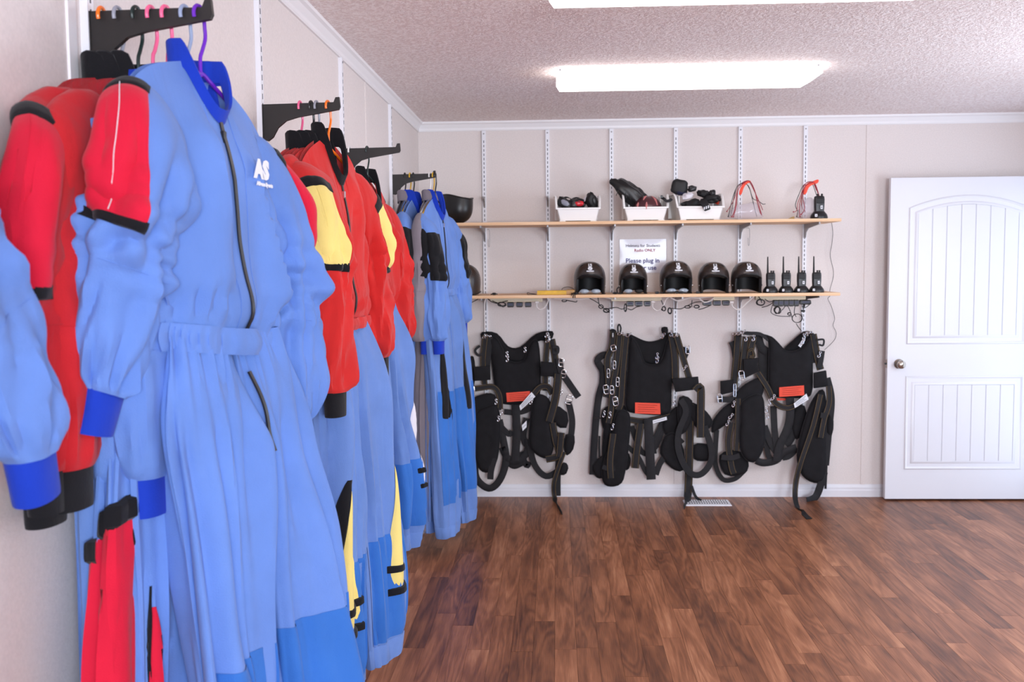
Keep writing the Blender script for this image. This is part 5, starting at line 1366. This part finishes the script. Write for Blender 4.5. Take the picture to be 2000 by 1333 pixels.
# ------------------------------------------------------------------ the three parachute harnesses on the back wall
class Harness:
    def __init__(s, label, x0, y0, sc):
        s.x0, s.y0, s.sc = x0, y0, sc
        s.root = thing('parachute_harness', label, 'harness', (0, 0, 0), group='black parachute harnesses')
        s.n = 0
    def P(s, x, y, d):
        p = at(s.x0 + x / s.sc, s.y0 + y / s.sc, Y=YB - d)
        if p.z < 0.005: p = at(s.x0 + x / s.sc, s.y0 + y / s.sc, Z=0.005)
        return p
    def mm(s, w): return w / s.sc * 6.3 / FPX
    def pad(s, pts, d, th=0.012, puff=(0.012, 0.03), name='pad', m='harness_black', piping=True, seg=3):
        o = smooth([s.P(x, y, d) for x, y in pts], seg, loop=True)
        a = slab(o, YB - d, th, puff).build(name, m, s.root)
        if piping: MB().tube([p + V((0, -th * 0.5, 0)) for p in o], 0.0032, 6, loop=True).build('piping', 'webbing_black', a)
        return a
    def strap(s, pts, w, d, name='strap', stitch=False, th=0.004, end=True):
        s.n += 1
        P = []
        for q in pts:
            dd = q[2] if len(q) > 2 else d + 0.0015 * (s.n % 5)
            P.append(s.P(q[0], q[1], dd))
        a = MB().ribbon(P, s.mm(w), th).build(name, 'webbing_black', s.root)
        if stitch:
            for k in (-0.36, 0.36):
                pp = smooth(P, 5); mb = []
                for i, p in enumerate(pp):
                    t = (pp[min(i + 1, len(pp) - 1)] - pp[max(i - 1, 0)]).normalized(); sd = t.cross(V((0, -1, 0)))
                    sd = sd.normalized() if sd.length > 1e-5 else V((1, 0, 0))
                    mb.append(p + sd * s.mm(w) * k + V((0, -th * 0.62, 0)))
                MB().tube(mb, 0.0007, 4).build('stitching', 'stitch_gold', a)
        return a
    def block(s, pts, d, th=0.022, name='keeper'):
        o = [s.P(x, y, d) for x, y in pts]
        return slab(o, YB - d, th, (0.004, 0.01), step=0.02).build(name, 'harness_black', s.root)
    def buckle(s, x, y, d, w=22, h=40, ang=0.0):
        c = s.P(x, y, d); a, b = s.mm(w) / 2, s.mm(h) / 2; ca, sa = cos(radians(ang)), sin(radians(ang))
        pts = [c + V((px * ca - pz * sa, 0, px * sa + pz * ca)) for px, pz in ((-a, -b), (a, -b), (a, b), (-a, b))]
        q = []
        for i in range(4):
            p0, p1 = pts[i], pts[(i + 1) % 4]; q += [p0.lerp(p1, 0.15), p0.lerp(p1, 0.85)]
        o = MB().tube(q, 0.0032, 6, loop=True).build('buckle', 'chrome', s.root)
        MB().tube([pts[0].lerp(pts[3], 0.5), pts[1].lerp(pts[2], 0.5)], 0.0028, 6).build('bar', 'chrome', o)
    def clip(s, x, y, d, ang=0.0, k=1.0):
        """snap hook: ring, body, gate"""
        c = s.P(x, y, d); R = Matrix.Rotation(radians(ang), 3, 'Y')
        f = lambda px, pz: c + R @ V((px * k, 0, pz * k))
        o = MB().tube(smooth([f(0, 0.0), f(0.007, -0.008), f(0.006, -0.022), f(-0.003, -0.028), f(-0.009, -0.020), f(-0.007, -0.012)], 4), 0.0028, 6).build('snap_hook', 'chrome', s.root)
        MB().tube([f(0.0075 * cos(2 * pi * i / 10), 0.012 + 0.0075 * sin(2 * pi * i / 10)) for i in range(10)], 0.002, 6, loop=True).build('eye', 'chrome', o)
        MB().tube([f(0, 0.004), f(0, -0.006)], 0.0045, 8).build('swivel', 'chrome', o)
    def tag_(s, pts, d, m='tag_orange', lines=4):
        o = [s.P(x, y, d) for x, y in pts]
        t = MB().prism(o, (0, 0.0015, 0)).build('warning_tag' if m == 'tag_orange' else 'care_label', m, s.root, smooth_=False)
        for i in range(lines):
            f = (i + 1) / (lines + 1); L_ = o[0].lerp(o[3], f); R_ = o[1].lerp(o[2], f); a, b = L_.lerp(R_, 0.12), L_.lerp(R_, 0.88 - 0.1 * (i % 2))
            MB().tube([a + V((0, -0.0006, 0)), b + V((0, -0.0006, 0))], 0.0011, 4).build('print_line', 'tag_print' if m == 'tag_orange' else 'print_dark', t)
    def hooks(s, xs):
        for x in xs:
            z = s.P(x, 165, 0.02); pass

for i, (sx, lab) in enumerate(((STDX[0], 'left hook of the left harness'), (STDX[1], 'right hook of the left harness'), (STDX[2], 'left hook of the middle harness'), (STDX[3], 'right hook of the middle harness'), (STDX[4], 'left hook of the right harness'), (STDX[5], 'right hook of the right harness'))):
    root = thing('steel_hook', 'grey steel hook on the shelf standard, ' + lab, 'hook', (sx, YB, 1.055), group='hooks carrying the harnesses')
    MB().prism([(-0.004, -0.015, 0.0), (-0.004, -0.115, 0.012), (-0.004, -0.118, 0.026), (-0.004, -0.126, 0.026), (-0.004, -0.124, 0.0), (-0.004, -0.04, -0.022), (-0.004, -0.015, -0.06)], (0.008, 0, 0)).build('arm', 'grey_metal', root, smooth_=False)

# --- left harness
h = Harness('black parachute harness hanging nearest the jumpsuits with red tag and white label', 890, 600, 3.175)
h.pad([(165, 158), (255, 165), (325, 245), (400, 250), (500, 168), (600, 152), (585, 205), (500, 215), (440, 330), (320, 330), (245, 225), (170, 200)], 0.035, name='yoke')
h.pad([(200, 190), (255, 195), (300, 275), (335, 335), (420, 332), (455, 240), (495, 200), (518, 260), (526, 470), (508, 570), (430, 600), (300, 600), (262, 560), (240, 470), (222, 320)], 0.055, puff=(0.018, 0.05), name='back_panel')
h.tag_([(313, 533), (460, 522), (464, 580), (318, 590)], 0.088)
h.strap([(185, 175), (170, 330), (180, 480)], 38, 0.075, stitch=True)
h.strap([(215, 185), (205, 300), (195, 420)], 30, 0.07)
h.strap([(150, 240), (120, 270), (140, 300), (165, 290)], 16, 0.085)
h.block([(113, 372), (214, 366), (216, 452), (118, 458)], 0.095)
h.strap([(95, 512), (160, 502), (235, 498), (272, 550), (276, 640)], 36, 0.10, stitch=True)
h.buckle(103, 515, 0.112, 26, 52, 8)
h.pad([(86, 590), (160, 545), (240, 545), (258, 640), (240, 700), (105, 702)], 0.085, name='hip_pad')
h.pad([(80, 330), (110, 310), (120, 420), (100, 560), (85, 540), (75, 420)], 0.05, name='side_pad')
h.pad([(132, 650), (200, 615), (250, 610), (276, 690), (270, 860), (252, 960), (205, 1022), (150, 1005), (118, 910), (116, 740)], 0.10, th=0.016, puff=(0.016, 0.035), name='leg_pad')
h.strap([(118, 930), (128, 1060), (205, 1125), (272, 1075), (312, 950), (290, 800), (270, 700)], 46, 0.075, name='leg_loop')
h.strap([(240, 940), (220, 1010), (215, 1070)], 40, 0.12)
h.strap([(372, 608), (378, 780), (368, 955)], 52, 0.08, stitch=False)
h.strap([(300, 650), (370, 655), (440, 640), (480, 600)], 36, 0.07)
h.strap([(280, 740), (330, 790), (350, 770)], 36, 0.07)
h.strap([(288, 870), (320, 935), (380, 958), (440, 905), (450, 820)], 44, 0.075)
h.strap([(330, 965), (365, 985), (420, 960)], 44, 0.06); h.strap([(405, 900), (440, 985), (455, 960)], 36, 0.055)
h.strap([(440, 690), (420, 800), (440, 860)], 40, 0.06)
h.pad([(485, 565), (540, 545), (590, 600), (590, 760), (605, 880), (565, 935), (505, 915), (458, 855), (460, 720)], 0.095, th=0.016, puff=(0.016, 0.035), name='leg_pad')
h.pad([(600, 610), (690, 655), (685, 748), (612, 722)], 0.09, name='hip_pad', seg=2)
h.block([(528, 338), (610, 345), (610, 432), (527, 428)], 0.095)
h.strap([(575, 175), (560, 330), (555, 520)], 36, 0.08, stitch=True)
h.strap([(595, 200), (618, 330), (625, 440)], 44, 0.085, stitch=True)
h.strap([(600, 250), (632, 250), (630, 285), (600, 280)], 20, 0.10)
h.strap([(470, 560), (520, 500), (570, 495), (600, 540)], 40, 0.085, stitch=True)
h.strap([(636, 415), (620, 560), (580, 712)], 52, 0.125, stitch=True)
h.strap([(640, 320), (655, 400), (700, 470), (762, 560)], 42, 0.10)
h.buckle(655, 345, 0.11, 30, 50, -5); h.buckle(668, 415, 0.115, 26, 48, -10); h.buckle(703, 575, 0.115, 40, 56, -15)
h.strap([(700, 590), (722, 700), (715, 800), (700, 860)], 40, 0.085)
h.pad([(682, 792), (735, 800), (727, 880), (690, 918), (672, 880)], 0.09, name='pouch', seg=2)
h.strap([(455, 850), (490, 980), (560, 1050), (640, 1015), (690, 985)], 40, 0.08, name='leg_loop')
h.pad([(640, 1010), (670, 965), (695, 985), (685, 1030), (655, 1040)], 0.10, name='pouch', seg=2)
h.strap([(600, 720), (620, 830), (640, 920), (560, 945)], 46, 0.11, stitch=True)
h.strap([(655, 780), (645, 900), (640, 930)], 44, 0.12, stitch=True)
h.strap([(640, 940), (632, 1060), (632, 1172)], 40, 0.075)
h.strap([(672, 900), (650, 960), (610, 1090), (615, 1190), (640, 1250), (660, 1285)], 30, 0.125, stitch=True)
h.tag_([(395, 615), (470, 528), (494, 556), (402, 642)], 0.13, 'label_white', 3)
h.tag_([(410, 735), (440, 705), (440, 745), (415, 770)], 0.10, 'label_white', 1)
for x, y, an in ((185, 182, 60), (205, 180, 100), (565, 170, 20), (578, 195, 0), (575, 205, 45), (318, 290, 0), (322, 320, 10), (430, 262, 0), (285, 650, 10), (265, 690, 0), (250, 585, 0), (655, 525, 5), (470, 585, 20)): h.clip(x, y, 0.125, an, 0.75)

# --- middle harness
h = Harness('black parachute harness hanging in the middle with orange tag on its front panel', 1130, 600, 3.172)
h.pad([(300, 165), (350, 185), (400, 208), (450, 216), (510, 200), (560, 160), (590, 175), (560, 240), (520, 345), (410, 345), (360, 260), (320, 220)], 0.035, name='yoke')
h.pad([(318, 195), (350, 210), (378, 260), (405, 335), (440, 355), (490, 350), (520, 310), (545, 220), (565, 200), (575, 300), (574, 520), (568, 640), (520, 668), (340, 655), (295, 630), (290, 560), (302, 400)], 0.07, puff=(0.020, 0.05), name='back_panel')
h.tag_([(350, 592), (505, 597), (508, 665), (350, 660)], 0.106)
h.strap([(215, 150), (205, 250), (178, 330), (185, 470), (170, 560)], 42, 0.085, stitch=True)
h.strap([(255, 160), (240, 330), (212, 500), (200, 640), (185, 720)], 42, 0.09, stitch=True)
h.strap([(295, 180), (275, 400), (262, 590), (240, 640)], 42, 0.075, stitch=True)
h.strap([(235, 200), (262, 300), (250, 430), (235, 560)], 36, 0.06)
h.strap([(200, 300), (150, 300), (118, 335), (150, 400), (148, 480)], 44, 0.06)
h.strap([(150, 470), (125, 560), (108, 700), (95, 880), (88, 1040)], 44, 0.06)
h.strap([(130, 800), (128, 860), (130, 930)], 12, 0.05)
h.strap([(95, 690), (140, 690)], 8, 0.07)
h.pad([(150, 640), (240, 600), (300, 640), (290, 760), (200, 800), (150, 740)], 0.05, name='side_pad')
h.pad([(160, 740), (200, 730), (230, 830), (180, 960), (148, 930)], 0.055, name='side_pad')
h.pad([(240, 645), (285, 640), (318, 680), (312, 830), (292, 990), (265, 1088), (195, 1110), (152, 1080), (147, 975), (205, 830), (215, 720)], 0.085, th=0.016, puff=(0.016, 0.035), name='leg_pad')
h.pad([(300, 900), (320, 940), (310, 1000), (285, 1000)], 0.06, name='side_pad', seg=2)
h.strap([(215, 785), (195, 950), (200, 1062)], 44, 0.115, stitch=True); h.strap([(148, 990), (190, 1005), (225, 1000)], 30, 0.12)
h.pad([(85, 985), (150, 920), (165, 1035), (130, 1060), (100, 1040)], 0.06, name='pouch', seg=2)
h.strap([(430, 690), (440, 880), (450, 1070)], 58, 0.085)
h.strap([(385, 722), (362, 880), (350, 1000)], 48, 0.095, stitch=True)
h.strap([(300, 860), (370, 930), (410, 1010), (440, 1050)], 30, 0.07); h.strap([(478, 1040), (510, 960), (580, 880), (645, 820)], 38, 0.07)
h.strap([(320, 700), (420, 710), (560, 680), (620, 640)], 40, 0.06, stitch=True); h.tag_([(452, 705), (545, 680), (548, 700), (455, 725)], 0.085, 'label_white', 1)
h.strap([(330, 740), (380, 880), (430, 910), (480, 860), (520, 760)], 34, 0.05)
h.strap([(530, 700), (470, 830), (470, 910)], 30, 0.05)
h.pad([(575, 640), (640, 620), (660, 760), (600, 800), (540, 790), (520, 720)], 0.05, name='side_pad')
h.block([(578, 446), (740, 432), (747, 508), (600, 526)], 0.12)
h.strap([(722, 520), (755, 500), (757, 640), (755, 810)], 50, 0.135, stitch=True)
h.strap([(632, 575), (665, 650), (620, 780), (622, 900), (680, 1020), (750, 1040), (810, 980), (825, 890), (780, 740)], 40, 0.11, name='leg_loop')
h.pad([(690, 592), (770, 630), (825, 700), (805, 752), (730, 745), (680, 665)], 0.085, name='hip_pad')
h.pad([(625, 560), (700, 580), (700, 700), (650, 780), (615, 700)], 0.09, name='hip_pad')
h.strap([(690, 600), (688, 850), (678, 1150), (655, 1250, 0.12)], 50, 0.095, stitch=True); h.strap([(700, 1110), (725, 1175), (760, 1202)], 18, 0.11)
h.pad([(535, 800), (600, 785), (650, 890), (645, 1008), (575, 995), (505, 905)], 0.065, th=0.016, puff=(0.014, 0.03), name='leg_pad')
h.pad([(715, 855), (790, 850), (832, 872), (835, 925), (790, 952), (715, 940)], 0.07, name='pouch')
h.strap([(575, 165), (595, 300), (600, 450)], 50, 0.08, stitch=True); h.strap([(605, 170), (640, 290), (685, 440)], 40, 0.09, stitch=True)
h.strap([(575, 300), (580, 400), (590, 470)], 60, 0.06); h.strap([(620, 260), (670, 270), (650, 330)], 30, 0.07)
h.buckle(170, 512, 0.115, 30, 54, 10); h.buckle(206, 515, 0.12, 22, 52, 5); h.buckle(228, 585, 0.115, 30, 54, 12); h.buckle(241, 465, 0.11, 18, 56, 0); h.buckle(184, 412, 0.11, 16, 54, 0); h.buckle(222, 360, 0.11, 16, 50, 0); h.buckle(676, 265, 0.11, 24, 50, 0); h.buckle(216, 255, 0.12, 30, 36, 15)
for x, y, an in ((158, 660, 10), (195, 665, 5), (212, 740, 15), (590, 590, 0), (487, 300, 10), (490, 325, 15), (265, 165, 80), (315, 172, 60), (575, 160, 10), (605, 175, 70), (660, 375, 40), (525, 175, 30)): h.clip(x, y, 0.135, an, 0.85)
h.strap([(245, 160), (243, 125), (252, 108), (262, 130), (258, 158)], 10, 0.09); h.pad([(515, 130), (548, 126), (550, 160), (535, 170), (518, 160)], 0.08, name='toggle', seg=2)
h.pad([(192, 145), (215, 138), (232, 150), (215, 156)], 0.08, name='toggle', seg=2)

# --- right harness
h = Harness('black parachute harness hanging nearest the white door with red tag', 1380, 600, 3.1)
h.pad([(470, 255), (520, 205), (590, 150), (645, 160), (650, 210), (600, 240), (560, 270), (500, 275)], 0.035, name='yoke')
h.pad([(330, 165), (390, 180), (430, 215), (475, 262), (520, 268), (575, 245), (622, 190), (636, 240), (640, 420), (635, 510), (600, 545), (430, 545), (380, 500), (373, 380), (376, 240), (365, 195)], 0.07, puff=(0.018, 0.05), name='back_panel')
h.tag_([(440, 487), (590, 475), (592, 535), (440, 545)], 0.106)
h.tag_([(425, 553), (480, 553), (478, 566), (427, 566)], 0.07, lines=1)
h.tag_([(528, 585), (605, 525), (618, 560), (535, 612)], 0.125, 'label_white', 3)
h.strap([(205, 155), (260, 160), (325, 165), (375, 200)], 22, 0.08)
h.strap([(190, 160), (182, 300), (168, 440), (165, 500)], 46, 0.075, stitch=True)
h.strap([(240, 180), (222, 330), (215, 420)], 42, 0.085, stitch=True); h.strap([(285, 180), (262, 300), (270, 400)], 42, 0.09, stitch=True)
h.strap([(310, 170), (330, 240), (365, 270)], 50, 0.055); h.strap([(345, 250), (350, 360), (360, 450)], 70, 0.045)
h.strap([(150, 210), (165, 250), (180, 350)], 34, 0.06); h.strap([(255, 270), (275, 255), (290, 300), (260, 300)], 14, 0.11, stitch=True)
h.block([(222, 318), (310, 308), (312, 392), (226, 432)], 0.11)
h.block([(84, 450), (162, 440), (166, 512), (86, 532)], 0.09)
h.strap([(75, 560), (140, 560), (190, 540)], 36, 0.09); h.buckle(80, 556, 0.105, 26, 54, 8); h.buckle(212, 415, 0.125, 30, 54, 8); h.buckle(170, 505, 0.11, 14, 80, 0)
h.pad([(30, 745), (40, 685), (100, 612), (165, 578), (160, 670), (100, 720), (40, 757)], 0.06, name='hip_pad')
h.pad([(150, 560), (230, 470), (330, 432), (332, 540), (215, 600), (170, 620)], 0.085, name='hip_pad')
h.pad([(215, 570), (330, 530), (350, 690), (348, 830), (300, 930), (240, 925), (200, 850), (202, 680)], 0.105, th=0.016, puff=(0.016, 0.035), name='leg_pad')
h.pad([(78, 900), (180, 868), (250, 935), (225, 1010), (110, 1012)], 0.075, name='leg_pad')
h.strap([(62, 745), (55, 850), (55, 960), (100, 1045), (170, 1042), (220, 1000)], 30, 0.06, name='leg_loop')
h.strap([(150, 700), (132, 820), (150, 960), (165, 1010)], 42, 0.10, stitch=True); h.strap([(190, 555), (188, 740), (180, 872)], 36, 0.105, stitch=True)
h.strap([(90, 910), (150, 915), (200, 900)], 34, 0.115)
h.strap([(310, 398), (370, 490), (415, 580), (490, 612), (560, 580), (590, 545)], 36, 0.095, stitch=True)
h.strap([(505, 548), (500, 700), (440, 850), (425, 935)], 50, 0.085); h.strap([(405, 600), (412, 750), (430, 890)], 40, 0.075)
h.strap([(350, 720), (390, 830), (430, 890)], 40, 0.07); h.strap([(360, 800), (375, 900), (410, 935)], 34, 0.06)
h.strap([(300, 930), (345, 945), (420, 930), (470, 880), (545, 850)], 44, 0.07); h.strap([(460, 915), (500, 905), (545, 860)], 34, 0.06)
h.strap([(550, 620), (520, 780), (480, 840)], 44, 0.055)
h.pad([(530, 620), (590, 600), (600, 720), (545, 800), (515, 740)], 0.05, name='side_pad')
h.pad([(645, 555), (700, 500), (722, 600), (720, 880), (712, 1035), (650, 1062), (580, 1020), (548, 930), (556, 820), (600, 660)], 0.09, th=0.016, puff=(0.018, 0.04), name='leg_pad')
h.strap([(690, 530), (645, 720), (565, 960), (537, 1100), (548, 1205), (622, 1283)], 34, 0.125, stitch=True)
h.strap([(740, 478), (742, 580), (712, 680), (690, 792)], 36, 0.13, stitch=True); h.strap([(690, 655), (715, 660)], 34, 0.135)
h.strap([(645, 165), (670, 300), (690, 380)], 44, 0.075, stitch=True); h.block([(650, 400), (722, 385), (732, 480), (650, 492)], 0.105)
h.strap([(730, 430), (757, 560), (740, 760), (722, 960)], 40, 0.075); h.pad([(730, 640), (765, 690), (755, 775), (725, 760)], 0.07, name='hip_pad', seg=2)
h.strap([(712, 1000), (690, 1080), (660, 1150), (608, 1176)], 46, 0.10); h.strap([(725, 860), (726, 960), (720, 1102)], 14, 0.06)
h.strap([(640, 210), (645, 340)], 22, 0.06); h.strap([(670, 200), (708, 198), (705, 232), (680, 228)], 12, 0.09); h.strap([(700, 265), (690, 330), (680, 370)], 34, 0.085)
for x, y, an in ((205, 160, 80), (225, 150, 60), (240, 185, 10), (285, 185, 10), (590, 175, 5), (585, 205, 20), (625, 155, 80), (685, 285, 20), (165, 585, 15), (150, 660, 40), (130, 700, 25), (380, 575, 0), (368, 660, 0), (405, 545, 30), (360, 620, 0), (180, 165, 90)): h.clip(x, y, 0.13, an, 0.85)
h.tag_([(555, 235), (585, 190), (598, 200), (570, 245)], 0.11, 'label_white', 1)
